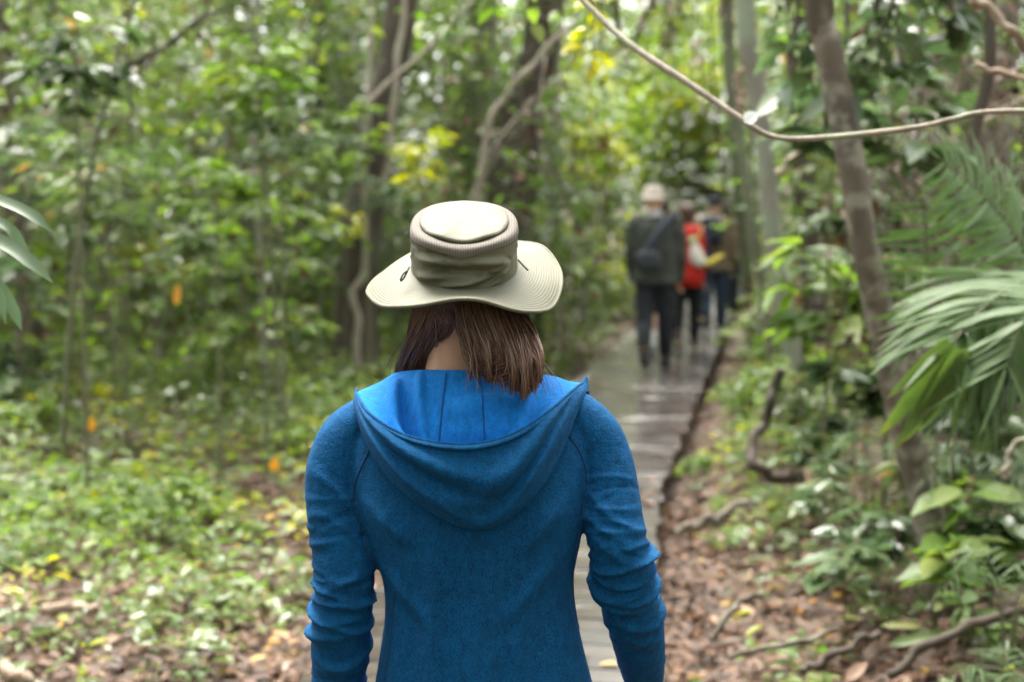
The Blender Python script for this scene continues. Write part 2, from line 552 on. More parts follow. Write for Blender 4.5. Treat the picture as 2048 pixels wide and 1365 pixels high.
def tree(name, label, pts, R, bark_m, crown=None, leaf_m='leaf_mid', group=None, seed=0, knob=.06, flare=.5, crown_n=240, crown_len=.2):
    """pts: world points of the trunk from the ground up"""
    rng = np.random.default_rng(1000 + seed)
    base = Vector(pts[0])
    t = thing(name, label, 'tree', base, group)
    P = np.array([Vector(p) - base for p in pts])
    P[0, 2] -= .15
    V, F = trunk_mesh(P, R, seed=seed, knob=knob, flare=flare)
    pieces = [(V, F)]
    if crown:
        top = P[-1]
        lv = Leaves()
        cc = crown_leaves(lv, top + np.array([0, 0, crown * .15]), crown, crown_n, crown_len, rng)
        for q in cc[::max(1, len(cc) // 14)]:
            mid = (top * .5 + q * .5) + np.array([0, 0, -.15 * crown])
            st = P[-2] * .35 + top * .65
            pieces.append(tube([st, mid, q], [R[-1] * .6, R[-1] * .35, .008], n=5, m=7))
        mk('crown', lv.mesh('crown', 0), M[leaf_m], t)
    V, F = join(pieces)
    mk('trunk', np_mesh('trunk', V, F), M[bark_m], t)
    return t

def gz(p, d=None):
    """drop a point onto the ground"""
    return Vector((p[0], p[1], float(land(p[0], p[1]))))

def px_tree(name, label, spec, bark_m, height=9, crown=2.6, **kw):
    """spec: (px, py, distance, width in px) down-to-up; the trunk goes on above the frame into its crown"""
    pts, R = [], []
    for i, (px, py, d, w) in enumerate(spec):
        p = W(px, py, d)
        if i == 0: p = gz(p)
        pts.append(p); R.append(w / FPX * d / 2)
    top, prev = pts[-1], pts[-2]
    dirv = (top - prev).normalized()
    dirv = (dirv + Vector((0, 0, 1.2))).normalized()
    h = max(1.0, height - top.z)
    pts.append(top + dirv * h * .5); R.append(R[-1] * .85)
    pts.append(top + dirv * h); R.append(R[-1] * .7)
    return tree(name, label, pts, R, bark_m, crown=crown, **kw)

# trunks that the photograph lets one point at
px_tree('rainforest_tree', 'thick dark trunk wrapped by a pale kinked vine, left of the hat',
        [(712, 752, 13.0, 98), (714, 620, 13.0, 84), (724, 470, 13.0, 78), (743, 330, 13.05, 72), (764, 200, 13.1, 68), (800, 40, 13.2, 64)],
        'bark_dark', height=10, crown=3.0, seed=1, leaf_m='leaf_mid')
px_tree('rainforest_tree', 'broad dark red-brown trunk rising behind the khaki hat',
        [(1012, 690, 15.5, 150), (1018, 520, 15.5, 120), (1026, 380, 15.5, 104), (1040, 240, 15.6, 92), (1072, 130, 15.6, 78), (1092, 10, 15.7, 74)],
        'bark_dark', height=12, crown=3.4, seed=2, leaf_m='leaf_dark')
px_tree('leaning_tree', 'leaning mottled brown trunk with pale lichen beside the palm fronds',
        [(1905, 1235, 5.35, 76), (1868, 1080, 5.35, 66), (1812, 860, 5.35, 61), (1764, 650, 5.4, 58), (1725, 470, 5.4, 55), (1692, 270, 5.45, 54), (1650, 60, 5.5, 56), (1636, -40, 5.5, 54)],
        'bark_brown', height=8, crown=2.2, seed=3, leaf_m='leaf_dark', knob=.05, flare=.2)
px_tree('slender_tree', 'slim pale grey-green trunk bending beside the boardwalk walkers',
        [(1660, 868, 9.6, 58), (1612, 780, 9.6, 44), (1582, 690, 9.6, 40), (1556, 560, 9.6, 38), (1541, 430, 9.6, 38), (1527, 280, 9.6, 36), (1506, 140, 9.6, 40), (1490, 0, 9.6, 40)],
        'bark_grey', height=9, crown=2.4, seed=4, leaf_m='leaf_pale', knob=.04, flare=.3)
px_tree('thin_sapling', 'thin dark mossy stem just left of the slim pale trunk',
        [(1566, 830, 9.9, 20), (1540, 700, 9.9, 17), (1520, 560, 9.9, 16), (1500, 420, 9.9, 16), (1478, 250, 9.9, 16), (1462, 90, 9.9, 15)],
        'bark_green', height=6, crown=1.4, seed=5, leaf_m='leaf_bright', crown_n=350)
px_tree('thin_sapling', 'mossy green sapling stem closest to the walkers on the boardwalk',
        [(1508, 640, 17, 26), (1492, 520, 17, 24), (1478, 380, 17, 23), (1464, 200, 17, 23), (1452, 40, 17, 22)],
        'bark_green', height=9, crown=2.0, seed=6, leaf_m='leaf_bright', crown_n=500)
px_tree('slender_tree', 'pale upright trunk between the broad dark trunk and the walkers',
        [(1118, 660, 19, 34), (1112, 500, 19, 30), (1106, 320, 19, 27), (1108, 150, 19, 26), (1118, 0, 19, 26)],
        'bark_grey', height=11, crown=2.6, seed=7, leaf_m='leaf_yellow')
px_tree('slender_tree', 'reddish brown trunk at the left edge above the strap leaves',
        [(60, 672, 12.5, 60), (50, 560, 12.5, 46), (28, 420, 12.5, 42), (12, 280, 12.6, 40), (2, 100, 12.6, 38)],
        'bark_brown', height=9, crown=2.6, seed=8, leaf_m='leaf_mid')
px_tree('thin_sapling', 'grey stem standing in the herbs half way left of the hat',
        [(532, 690, 12.2, 24), (526, 590, 12.2, 18), (519, 470, 12.2, 16), (505, 330, 12.2, 15), (512, 180, 12.2, 14)],
        'bark_grey', height=6, crown=1.5, seed=9, leaf_m='leaf_bright', crown_n=400)
px_tree('slender_tree', 'dark trunk behind the yellow green shrub above the hat brim',
        [(905, 680, 22, 44), (905, 480, 22, 40), (918, 300, 22, 38), (938, 120, 22, 36), (950, 0, 22, 36)],
        'bark_dark', height=12, crown=2.8, seed=10, leaf_m='leaf_mid')
px_tree('slender_tree', 'brown trunk in the tangle at the upper right corner',
        [(2010, 900, 8.5, 70), (2000, 600, 8.5, 60), (1990, 300, 8.5, 56), (2010, 60, 8.6, 56)],
        'bark_brown', height=9, crown=2.6, seed=11, leaf_m='leaf_dark')
px_tree('slender_tree', 'dim trunk behind the big leaves right of the slim pale trunk',
        [(1640, 690, 14, 50), (1620, 500, 14, 46), (1600, 250, 14, 44), (1590, 0, 14, 42)],
        'bark_dark', height=10, crown=2.4, seed=12, leaf_m='leaf_dark')
px_tree('slender_tree', 'dim trunk standing deep in the forest left of the vine-wrapped one',
        [(610, 640, 19, 46), (612, 450, 19, 42), (628, 200, 19, 40), (640, 0, 19, 38)],
        'bark_dark', height=11, crown=2.8, seed=13, leaf_m='leaf_mid')

# more trunks deeper in, in the order they stand from left to right
ORD = ['first', 'second', 'third', 'fourth', 'fifth', 'sixth', 'seventh', 'eighth', 'ninth', 'tenth', 'eleventh', 'twelfth', 'thirteenth',
       'fourteenth', 'fifteenth', 'sixteenth', 'seventeenth', 'eighteenth', 'nineteenth', 'twentieth']
def in_front(x, y):
    """would a plant here hide the thick dark trunks or the walkers?"""
    px = 1024 + x / max(y, .1) * FPX
    return (y < 13.6 and 625 < px < 835) or (y < 18.5 and 1225 < px < 1490) or (y < 9.9 and 1470 < px < 1650)
def far_trees():
    rng = np.random.default_rng(77)
    spots = []
    tries = 0
    while len(spots) < 24 and tries < 4000:
        tries += 1
        d = rng.uniform(17, 40)
        x = rng.uniform(-.40, .40) * d
        if abs(x - float(walk_mid(d))) < 1.5: continue
        if -.01 < x / d < .21 and 16 < d < 36: continue
        if any((x - a) ** 2 + (d - b) ** 2 < 2.6 for a, b in spots): continue
        spots.append((x, d))
    spots.sort(key=lambda s: s[0] / s[1])
    count = {}
    for i, (x, d) in enumerate(spots):
        g = gz((x, d, 0)); h = rng.uniform(9, 13)
        lean = rng.normal(0, .5, 2)
        pts = [g, g + Vector((lean[0] * .15, lean[1] * .1, h * .25)), g + Vector((lean[0] * .5, lean[1] * .4, h * .6)), g + Vector((lean[0], lean[1], h))]
        r = rng.uniform(.07, .2)
        bm, word = [('bark_dark', 'dark'), ('bark_brown', 'brown'), ('bark_grey', 'pale grey'), ('bark_green', 'mossy')][int(rng.integers(4))]
        k = count.get(word, 0); count[word] = k + 1
        tree('rainforest_tree', f'blurred {word} trunk deep in the forest, {ORD[k]} such trunk from the left', pts, [r * 1.2, r, r * .85, r * .5], bm,
             crown=rng.uniform(2.2, 3.2), leaf_m=['leaf_mid', 'leaf_far', 'leaf_bright', 'leaf_dark'][int(rng.integers(4))], group='trunks deep in the forest', seed=200 + i, crown_n=280, crown_len=.24)
far_trees()

def canopy_around():
    """trees that stand beside and behind the photographer; their crowns and undergrowth are out of view, added to shade the woman"""
    rng = np.random.default_rng(5)
    k = 0
    for (x, y) in [(-4.2, 1.5), (-5.5, 5.5), (4.4, 2.0), (5.2, 6.5), (-3.2, -3.5), (3.0, -3.4), (-.2, -6.5), (-6.5, -2), (6.4, -2.5), (-8, 9), (8.5, 10), (2.2, -9), (-4.5, -9), (7.0, 14.5)]:
        g = gz((x, y, 0)); h = rng.uniform(7.5, 10.5)
        pts = [g, g + Vector((.1, .1, h * .3)), g + Vector((rng.normal(0, .3), rng.normal(0, .3), h))]
        r = rng.uniform(.09, .18)
        side = 'beside' if y > 0 else 'behind'
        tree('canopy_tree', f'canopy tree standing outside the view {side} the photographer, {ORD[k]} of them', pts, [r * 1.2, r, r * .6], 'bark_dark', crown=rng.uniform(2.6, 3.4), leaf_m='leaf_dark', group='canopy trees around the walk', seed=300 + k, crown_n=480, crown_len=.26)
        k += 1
    lv = Leaves()  # leaf mass out of view, put in to darken the woman's back
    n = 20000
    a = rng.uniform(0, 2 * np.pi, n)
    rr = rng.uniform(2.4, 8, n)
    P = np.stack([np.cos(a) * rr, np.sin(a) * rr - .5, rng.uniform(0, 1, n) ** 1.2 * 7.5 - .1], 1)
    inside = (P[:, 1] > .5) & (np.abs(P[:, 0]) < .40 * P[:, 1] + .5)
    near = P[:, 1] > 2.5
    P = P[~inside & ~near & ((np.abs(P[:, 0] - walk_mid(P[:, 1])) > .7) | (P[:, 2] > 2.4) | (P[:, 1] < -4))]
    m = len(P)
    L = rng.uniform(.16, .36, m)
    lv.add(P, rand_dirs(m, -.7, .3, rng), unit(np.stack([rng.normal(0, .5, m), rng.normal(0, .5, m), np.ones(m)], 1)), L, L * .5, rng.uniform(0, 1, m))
    tag(mk('undergrowth', lv.mesh('undergrowth', 0), M['leaf_dark']), 'unseen dark undergrowth around the photographer, added to shade the woman', 'undergrowth', kind='stuff')
canopy_around()

def far_forest():
    """the wood beyond, one mass of leaves that closes every view"""
    rng = np.random.default_rng(11)
    for name, n, r0, r1, h, ln, mat, full, lab in (
            ('forest', 90000, 28.5, 44, 17, .52, 'leaf_far', True, 'distant wall of blurred green forest'),
            ('understorey_foliage', 84000, 14, 30, 7.0, .19, 'leaf_mid', False, 'mass of mid green understorey leaves between the trunks'),
            ('thicket_foliage', 30000, 11, 28, 5.5, .14, 'leaf_bright', False, 'bright green thicket leaves filling the gaps between the trunks')):
        lv = Leaves()
        ncl = n // 30
        if full: a = rng.uniform(0, 2 * np.pi, ncl)
        else: a = rng.uniform(-.44, .44, ncl) + np.pi / 2
        r = np.sqrt(rng.uniform(r0 ** 2, r1 ** 2, ncl))
        C = np.stack([np.cos(a) * r, np.sin(a) * r, rng.uniform(0, 1, ncl) ** 1.15 * h], 1)
        C[:, 2] += land(C[:, 0], C[:, 1])
        keep = (np.abs(C[:, 0] - walk_mid(C[:, 1])) > np.where(C[:, 1] > 24.5, .0, 1.0)) | ((C[:, 2] > 3.0) & (C[:, 1] > 17))
        C = C[keep]
        if full: C = np.array([c for c in C if not (0 < c[1] < 33 and .0 < c[0] / c[1] < .20)])
        if not full: C = np.array([c for c in C if not (c[1] > 16.5 and .02 < c[0] / c[1] < .175)])
        C = np.array([c for c in C if c[2] > 2.9 * c[1] / 13 or not in_front(c[0], c[1])])
        for q in C:
            m = 30
            sp = .34 if not full else 1.0
            P = q + rng.normal(0, sp, (m, 3)) * np.array([1, 1, .6])
            L = ln * rng.uniform(.6, 1.4, m)
            tone = np.clip(rng.normal(.5, .22) + rng.normal(0, .16, m), 0, 1)
            lv.add(P, rand_dirs(m, -.6, .25, rng), unit(np.stack([rng.normal(0, .45, m), rng.normal(0, .45, m), np.ones(m)], 1)), L, L * rng.uniform(.4, .6, m), tone)
        tag(mk(name, lv.mesh(name, 0), M[mat]), lab, 'foliage', kind='stuff')
far_forest()

# ------------------------------------------------------------------ saplings and shrubs of the understorey
def sapling(label, x, y, h, spread, nleaf, ln, leaf_m, seed, group=None, name='sapling', bark_m='stem', low=.3, top=None, wr=.45, detail=0, r0=None):
    rng = np.random.default_rng(5000 + seed)
    g = gz((x, y, 0))
    t = thing(name, label, 'shrub' if 'shrub' in name else 'sapling', g, group)
    tx, ty = (rng.normal(0, .16 * h, 2) if top is None else (top[0] - x, top[1] - y))
    r = r0 or (.004 + .0032 * h)
    S = np.array([(0, 0, -.1), (tx * .2, ty * .2, h * .35), (tx * .65, ty * .65, h * .7), (tx, ty, h)])
    stem = catmull(S, 24)
    pieces = [tube(stem, np.linspace(r, r * .35, 24), n=6)]
    nleaf = int(nleaf * 1.6)
    nb = max(5, int(nleaf / 16))
    lv = Leaves()
    for b in range(nb):
        f = rng.uniform(low, 1)
        p0 = stem[min(23, int(f * 23))]
        a = b * 2.4 + rng.normal(0, .4)
        bl = spread * rng.uniform(.55, 1.1) * (1 - .45 * (f - low))
        d = np.array([math.cos(a), math.sin(a), rng.uniform(.05, .5)])
        p1 = p0 + d * bl * .55
        p2 = p0 + d * bl + np.array([0, 0, -.18 * bl])
        pieces.append(tube([p0, p1, p2], [r * .45, r * .3, .002], n=4, m=6))
        m = max(4, int(nleaf / nb * rng.uniform(.6, 1.4)))
        tt = rng.uniform(.2, 1.03, m)[:, None]
        B = (1 - tt) ** 2 * p0 + 2 * tt * (1 - tt) * p1 + tt ** 2 * p2
        side = np.where(np.arange(m) % 2 == 0, 1, -1)[:, None]
        dirv = unit(d * np.array([1, 1, .3])) * .6 + side * np.array([-d[1], d[0], 0]) * .8 + np.stack([rng.normal(0, .25, m), rng.normal(0, .25, m), rng.uniform(-.5, .15, m)], 1)
        L = ln * rng.uniform(.6, 1.35, m)
        tone = np.clip(rng.normal(.5, .15) + rng.normal(0, .2, m), 0, 1)
        lv.add(B + rng.normal(0, .02, (m, 3)), dirv, unit(np.stack([rng.normal(0, .35, m), rng.normal(0, .35, m), np.ones(m)], 1)), L, L * wr * rng.uniform(.8, 1.2, m), tone)
    V, F = join(pieces)
    mk('stem', np_mesh('stem', V, F), M[bark_m], t)
    mk('crown', lv.mesh('crown', detail), M[leaf_m], t)
    return t

def px_sap(label, px, py, d, size_px, nleaf, ln, leaf_m, seed, root_dx=0.0, **kw):
    """a shrub whose leafy head is centred on a photograph pixel"""
    c = W(px, py, d)
    spread = size_px / FPX * d
    x0 = c.x + root_dx
    g = float(land(x0, d))
    h = c.z - g + spread * .5
    low = max(.15, (c.z - spread * .9 - g) / max(h, .1))
    return sapling(label, x0, d, h, spread, nleaf, ln, leaf_m, seed, low=min(low, .8), top=(c.x, d), detail=1, **kw)

px_sap('yellow green shrub with glinting leaves above the left of the hat', 840, 290, 10.2, 62, 130, .085, 'leaf_yellow', 1, name='shrub')
px_sap('sunlit yellow green treelet beside the pale upright trunk', 1190, 285, 19, 85, 420, .13, 'leaf_yellow', 2, name='shrub')
px_sap('bright green sapling with glossy leaves in the upper left', 520, 110, 8.6, 110, 150, .12, 'leaf_bright', 3)
px_sap('pale leaved sapling under the bright one in the upper left', 560, 220, 8.4, 120, 110, .11, 'leaf_pale', 4)
px_sap('sapling with a few white glinting leaves left of the grey stem', 430, 340, 8.0, 90, 60, .11, 'leaf_bright', 5)
px_sap('young plant with upright blue green leaves in the left middle', 372, 500, 9.0, 62, 42, .17, 'leaf_pale', 6)
px_sap('small yellow leaved plant beside the blue green young plant', 300, 490, 9.6, 52, 50, .10, 'leaf_yellow', 7)
px_sap('yellow leaved twig left of the vine-wrapped trunk', 690, 410, 11.5, 40, 30, .09, 'leaf_yellow', 8)
px_sap('yellow leaved sapling in front of the vine-wrapped trunk high up', 735, 215, 10.5, 46, 60, .09, 'leaf_bright', 9)
px_sap('feathery dark sapling left of the strap leaves', 215, 380, 9.5, 150, 260, .12, 'leaf_mid', 10)
px_sap('dark leafy sapling in the upper left corner', 150, 80, 7.4, 110, 110, .13, 'leaf_dark', 11)
px_sap('grey green bush behind the walkers at the path bend', 1215, 430, 18.5, 120, 520, .12, 'leaf_pale', 12, name='shrub')
px_sap('bright green bush just right of the hat brim', 1130, 520, 15.0, 90, 380, .10, 'leaf_bright', 13, name='shrub')
px_sap('sunny bush at the end of the boardwalk behind the brown coat walker', 1500, 480, 24.5, 130, 700, .14, 'leaf_bright', 14, name='shrub')
px_sap('yellow green shrub right of the path bend', 1330, 200, 25, 150, 700, .15, 'leaf_yellow', 15, name='shrub')
px_sap('large dark leaved plant right of the slim pale trunk', 1665, 190, 6.6, 75, 30, .22, 'leaf_pale', 16, wr=.5)
px_sap('broad leaved sapling behind the leaning trunk', 1790, 190, 6.4, 130, 60, .21, 'leaf_dark', 17, wr=.42)
px_sap('sapling with long pointed green leaves beside the slim pale trunk', 1610, 480, 6.8, 60, 14, .22, 'leaf_bright', 18, wr=.36)
px_sap('low plant with drooping green leaves left of the leaning trunk', 1680, 610, 6.8, 90, 34, .22, 'leaf_bright', 19, wr=.36)
px_sap('grey leaved low plant at the foot of the leaning trunk', 1690, 740, 6.6, 70, 36, .15, 'leaf_pale', 20, wr=.45)
px_sap('bright herb bush at the boardwalk edge beside the bank', 1468, 790, 9.2, 42, 110, .07, 'leaf_bright', 21, name='shrub')
px_sap('mossy herb bush hanging over the near boardwalk edge', 1392, 925, 7.9, 34, 90, .06, 'leaf_bright', 22, name='shrub')
px_sap('grey green seedling bush on the right bank', 1660, 960, 6.0, 80, 70, .085, 'leaf_pale', 23, name='shrub')
px_sap('small round leaved bush on the leaf-strewn right bank', 1720, 1040, 5.6, 70, 46, .085, 'leaf_pale', 24, name='shrub', wr=.6)
px_sap('pale leaved plant in the litter at lower right', 1690, 1130, 5.2, 75, 40, .12, 'leaf_pale', 25, wr=.5)
px_sap('green plant with lobed leaves right of the leaning trunk base', 1935, 1100, 4.9, 85, 34, .15, 'leaf_bright', 26, wr=.6)
px_sap('plant with few broad green leaves beside the leaning trunk', 1935, 1000, 5.0, 50, 5, .15, 'leaf_bright', 27, wr=.55)
px_sap('pale leaved bush in the shade at the right edge', 2010, 800, 6.0, 110, 90, .13, 'leaf_pale', 28, name='shrub')
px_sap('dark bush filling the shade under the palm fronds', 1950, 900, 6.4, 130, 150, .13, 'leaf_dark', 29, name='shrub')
px_sap('bright low bush in the lower left herbs', 60, 850, 9.0, 80, 140, .075, 'leaf_bright', 30, name='shrub')
px_sap('bright yellow green bush in the herbs left of the blue sleeve', 340, 970, 7.2, 60, 70, .08, 'leaf_bright', 31, name='shrub')
px_sap('dark green bush at the left edge below the strap leaves', 40, 740, 10.5, 110, 260, .09, 'leaf_dark', 32, name='shrub')
px_sap('grey green bush in the herbs left of the vine-wrapped trunk base', 590, 640, 11.5, 80, 200, .085, 'leaf_mid', 33, name='shrub')
px_sap('sprawling bush between the herbs and the vine-wrapped trunk', 450, 690, 10.8, 90, 220, .085, 'leaf_bright', 34, name='shrub')
px_sap('low bush right of the hat above the leaf-strewn path edge', 1150, 600, 14.5, 70, 180, .085, 'leaf_mid', 35, name='shrub')

for k_, (px_, py_, d_, w_, n_, l_, m_, t_) in enumerate(((1590, 770, 7.6, 75, 130, .085, 'leaf_mid', 'olive herb bush at the foot of the slim pale trunk'), (1530, 760, 9.0, 50, 130, .075, 'leaf_bright', 'bright herb bush right of the dark boardwalk edge'),
        (1640, 870, 6.8, 75, 110, .09, 'leaf_dark', 'dark bush on the bank behind the arching root'), (1770, 790, 6.6, 80, 120, .10, 'leaf_dark', 'dark bush behind the middle of the leaning trunk'), (1850, 960, 5.7, 70, 90, .10, 'leaf_mid', 'green bush right behind the lower leaning trunk'),
        (1780, 1080, 5.5, 60, 60, .085, 'leaf_dark', 'dark small leaved bush left of the leaning trunk foot'), (1540, 640, 12, 70, 220, .10, 'leaf_mid', 'leafy bush behind the thin stems beside the walkers'), (1990, 1060, 4.9, 75, 70, .10, 'leaf_dark', 'dark bush at the right edge above the fern-like palmlet'),
        (1960, 1230, 4.6, 55, 40, .09, 'leaf_mid', 'small green bush above the brown root at lower right'), (1545, 690, 10.6, 40, 110, .07, 'leaf_bright', 'small bright bush behind the bend of the slim pale trunk'), (1740, 560, 7.2, 110, 170, .12, 'leaf_mid', 'leafy sapling crowd behind the leaning trunk middle'),
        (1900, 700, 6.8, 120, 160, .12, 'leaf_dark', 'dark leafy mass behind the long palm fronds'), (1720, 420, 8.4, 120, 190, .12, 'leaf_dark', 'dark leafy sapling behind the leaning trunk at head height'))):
    px_sap(t_, px_, py_, d_, w_, n_, l_, m_, 60 + k_, name='shrub')
px_sap('tall bright bush closing the far end of the boardwalk', 1365, 330, 30.5, 150, 1100, .17, 'leaf_bright', 36, name='shrub')
px_sap('tall yellow green bush behind the heads of the walkers', 1300, 250, 31, 150, 1000, .17, 'leaf_yellow', 37, name='shrub')
px_sap('tall green bush behind the brown coat walker at the path end', 1450, 300, 30, 130, 1000, .17, 'leaf_mid', 38, name='shrub')

def more_saplings():
    rng = np.random.default_rng(21)
    kinds = [('fine leaved green', 'leaf_mid', .10, 300, .42), ('dark leaved', 'leaf_dark', .15, 200, .42), ('pale broad leaved', 'leaf_pale', .18, 130, .5),
             ('bright green', 'leaf_bright', .11, 240, .45), ('yellow tinged', 'leaf_yellow', .10, 180, .45)]
    rows = []
    tries = 0
    while len(rows) < 92 and tries < 9000:
        tries += 1
        d = 8.5 + 22 * rng.uniform(0, 1) ** 1.1
        x = rng.uniform(-.40, .40) * d
        e = x - float(walk_right(d)); l = -e - WALK_W
        if max(e, l) < .9 + .02 * d: continue
        if d < 12 and -.14 < x / d < -.02: continue
        if in_front(x, d): continue
        if any((x - a[0]) ** 2 + (d - a[1]) ** 2 < .55 for a in rows): continue
        k = int(rng.choice(5, p=[.38, .24, .18, .17, .03]))
        rows.append((x, d, k, rng.uniform(1.4, 5.2)))
    rows.sort(key=lambda r: r[0] / r[1])
    count = {}
    for i, (x, d, k, h) in enumerate(rows):
        word, lm, ln, n, wr = kinds[k]
        size = 'low' if h < 2.4 else ('tall' if h > 3.8 else 'man-high')
        q = (word, size)
        c = count.get(q, 0); count[q] = c + 1
        sapling(f'{size} {word} sapling in the understorey, {ORD[min(c, 19)]} of its kind from the left', x, d, h, rng.uniform(.45, .95), int(n * (.6 + h * .18)), ln * rng.uniform(.85, 1.3), lm, 400 + i,
                group=f'{size} {word} saplings', low=rng.uniform(.12, .4), wr=wr, bark_m=['stem', 'bark_brown', 'bark_grey'][int(rng.integers(3))])
more_saplings()

def brushwood():
    """thin dead twigs, hanging roots and withered leaves tangled between the plants"""
    rng = np.random.default_rng(66)
    pieces = []
    for i in range(620):
        if i < 260:
            px, py, d = rng.uniform(1560, 2120), rng.uniform(-60, 560), rng.uniform(6.2, 10)
        else:
            px, py, d = rng.uniform(-60, 1500), rng.uniform(-60, 560), rng.uniform(10, 22)
        p = W(px, py, d)
        if in_front(p.x, d) or 1225 < px < 1500: continue
        L = rng.uniform(.4, 1.8) * (d / 9) ** .5
        a = rng.normal(0, .55) if rng.uniform() < .7 else rng.uniform(-1.5, 1.5)
        dv = Vector((math.sin(a), rng.normal(0, .3), -math.cos(a)))
        q = p + dv * L
        mid = (p + q) * .5 + Vector(rng.normal(0, .12 * L, 3))
        if q.z < land(q.x, q.y): q.z = float(land(q.x, q.y))
        if i < 260 and project(q)[0] < 1560: continue
        if any(in_front(*(p.lerp(q, t_)).xy) or 1220 < project(p.lerp(q, t_))[0] < 1500 for t_ in (0, .25, .5, .75, 1)): continue
        r = rng.uniform(.003, .010) * (d / 9) ** .5
        V, F = tube([tuple(p), tuple(mid), tuple(q)], [r, r * .9, r * .6], n=4, m=8)
        pieces.append((V, F))
    V, F = join(pieces)
    tag(mk('brushwood', np_mesh('brushwood', V, F), M['bark_brown']), 'tangle of thin brown twigs and hanging roots between the plants', 'brushwood', kind='stuff')
    lv = Leaves()
    n = 3600
    d = rng.uniform(7, 24, n)
    px = np.where(rng.uniform(0, 1, n) < .45, rng.uniform(1480, 2100, n), rng.uniform(-60, 1500, n))
    d = np.where(px > 1480, rng.uniform(6.4, 12, n), np.maximum(d, 10))
    P = np.array([tuple(W(a, b, c)) for a, b, c in zip(px, rng.uniform(-60, 720, n), d)])
    P = np.array([p for p in P if p[2] > land(p[0], p[1]) + .05 and not in_front(p[0], p[1])])
    m = len(P); L = rng.uniform(.05, .13, m)
    lv.add(P, rand_dirs(m, -.95, -.2, rng), unit(rng.normal(0, 1, (m, 3))), L, L * .45, np.clip(rng.normal(.3, .16, m), 0, .75))
    tag(mk('withered_leaves', lv.mesh('withered_leaves', 0), M['litter']), 'withered brown leaves caught in the twigs', 'leaves', kind='stuff')
brushwood()

def sunlit_bend():
    """the bright bank of leaves where the path bends and the open sky reaches the floor; yellower leaf colour adds to the sun glow"""
    rng = np.random.default_rng(91)
    for name, mat, n, lab in (('sun_tinted_foliage', 'leaf_yellow', 9000, 'yellow green leaves above the bend of the path, sun glow put in their colour'), ('path_end_foliage', 'leaf_bright', 28000, 'bright green leaves closing the view where the path bends')):
        lv = Leaves()  # sun glow at the bend is partly painted by the yellow leaf colour
        for q in range(n // 30):
            d = rng.uniform(19.5, 32)
            x = d * rng.uniform(.015, .185)
            z = .25 + (d - 19.5) * .60 + rng.normal(0, .45)
            if q % 4 == 0:                                        # the end wall behind the bend
                d = rng.uniform(26.5, 31); x = float(walk_mid(d)) + rng.uniform(-2.2, 1.6); z = float(land(x, d)) + rng.uniform(.2, 5.0)
            if abs(x - float(walk_mid(d))) < 1.0 and z < 3.2 and d < 26: continue
            if z < land(x, d) + .1: continue
            m = 30
            P = np.array([x, d, z]) + rng.normal(0, .30, (m, 3)) * np.array([1, 1, .6])
            L = .15 * rng.uniform(.6, 1.4, m)
            lv.add(P, rand_dirs(m, -.6, .25, rng), unit(np.stack([rng.normal(0, .45, m), rng.normal(0, .45, m), np.ones(m)], 1)), L, L * rng.uniform(.4, .6, m), np.clip(rng.normal(.5, .2) + rng.normal(0, .15, m), 0, 1))
        tag(mk(name, lv.mesh(name, 0), M[mat]), lab, 'foliage', kind='stuff')
sunlit_bend()

# ------------------------------------------------------------------ the woman in the blue hoodie
def knit(name, c1, c2, scale=520, sheen=.03, rough=.85):
    m, nt, b, out = newmat(name)
    n1 = noise(nt, scale, 3, stretch=(1, 1, .45)); n2 = noise(nt, 70, 6, rough=.75, stretch=(1, 1, .5))
    r = ramp(nt, [(.28, c1), (.74, c2)])
    nt.links.new(n1.outputs[0], r.inputs[0])
    hs = nt.nodes.new('ShaderNodeHueSaturation')
    mr = nt.nodes.new('ShaderNodeMapRange'); mr.inputs['From Min'].default_value = .3; mr.inputs['From Max'].default_value = .7; mr.inputs['To Min'].default_value = .68; mr.inputs['To Max'].default_value = 1.32
    nt.links.new(n2.outputs[0], mr.inputs[0]); nt.links.new(mr.outputs[0], hs.inputs['Value'])
    nt.links.new(r.outputs[0], hs.inputs['Color']); nt.links.new(hs.outputs[0], b.inputs['Base Color'])
    b.inputs['Roughness'].default_value = rough
    b.inputs['Specular IOR Level'].default_value = .15
    b.inputs['Sheen Weight'].default_value = sheen
    b.inputs['Sheen Roughness'].default_value = .45
    b.inputs['Sheen Tint'].default_value = (.1, .4, 1, 1)
    n3 = noise(nt, 34, 5, stretch=(1, 1, 1.6)); 
    ad = nt.nodes.new('ShaderNodeMath'); ad.operation = 'MULTIPLY_ADD'; ad.inputs[1].default_value = 3.0
    nt.links.new(n3.outputs[0], ad.inputs[0]); nt.links.new(n1.outputs[0], ad.inputs[2])
    bump(nt, ad.outputs[0], b, .5, .0022)
    return m
M['hoodie'] = knit('hoodie', (.001, .030, .090), (.003, .095, .245))
M['lining'] = knit('lining', (.004, .125, .42), (.012, .20, .60), scale=700, sheen=.25)
M['seam'] = plain('seam', (.003, .035, .11), .9, .1, 30)
M['skin'] = plain('skin', (.46, .265, .175), .5, .08, 30, spec=.35)
M['hat'] = None
M['band'] = None

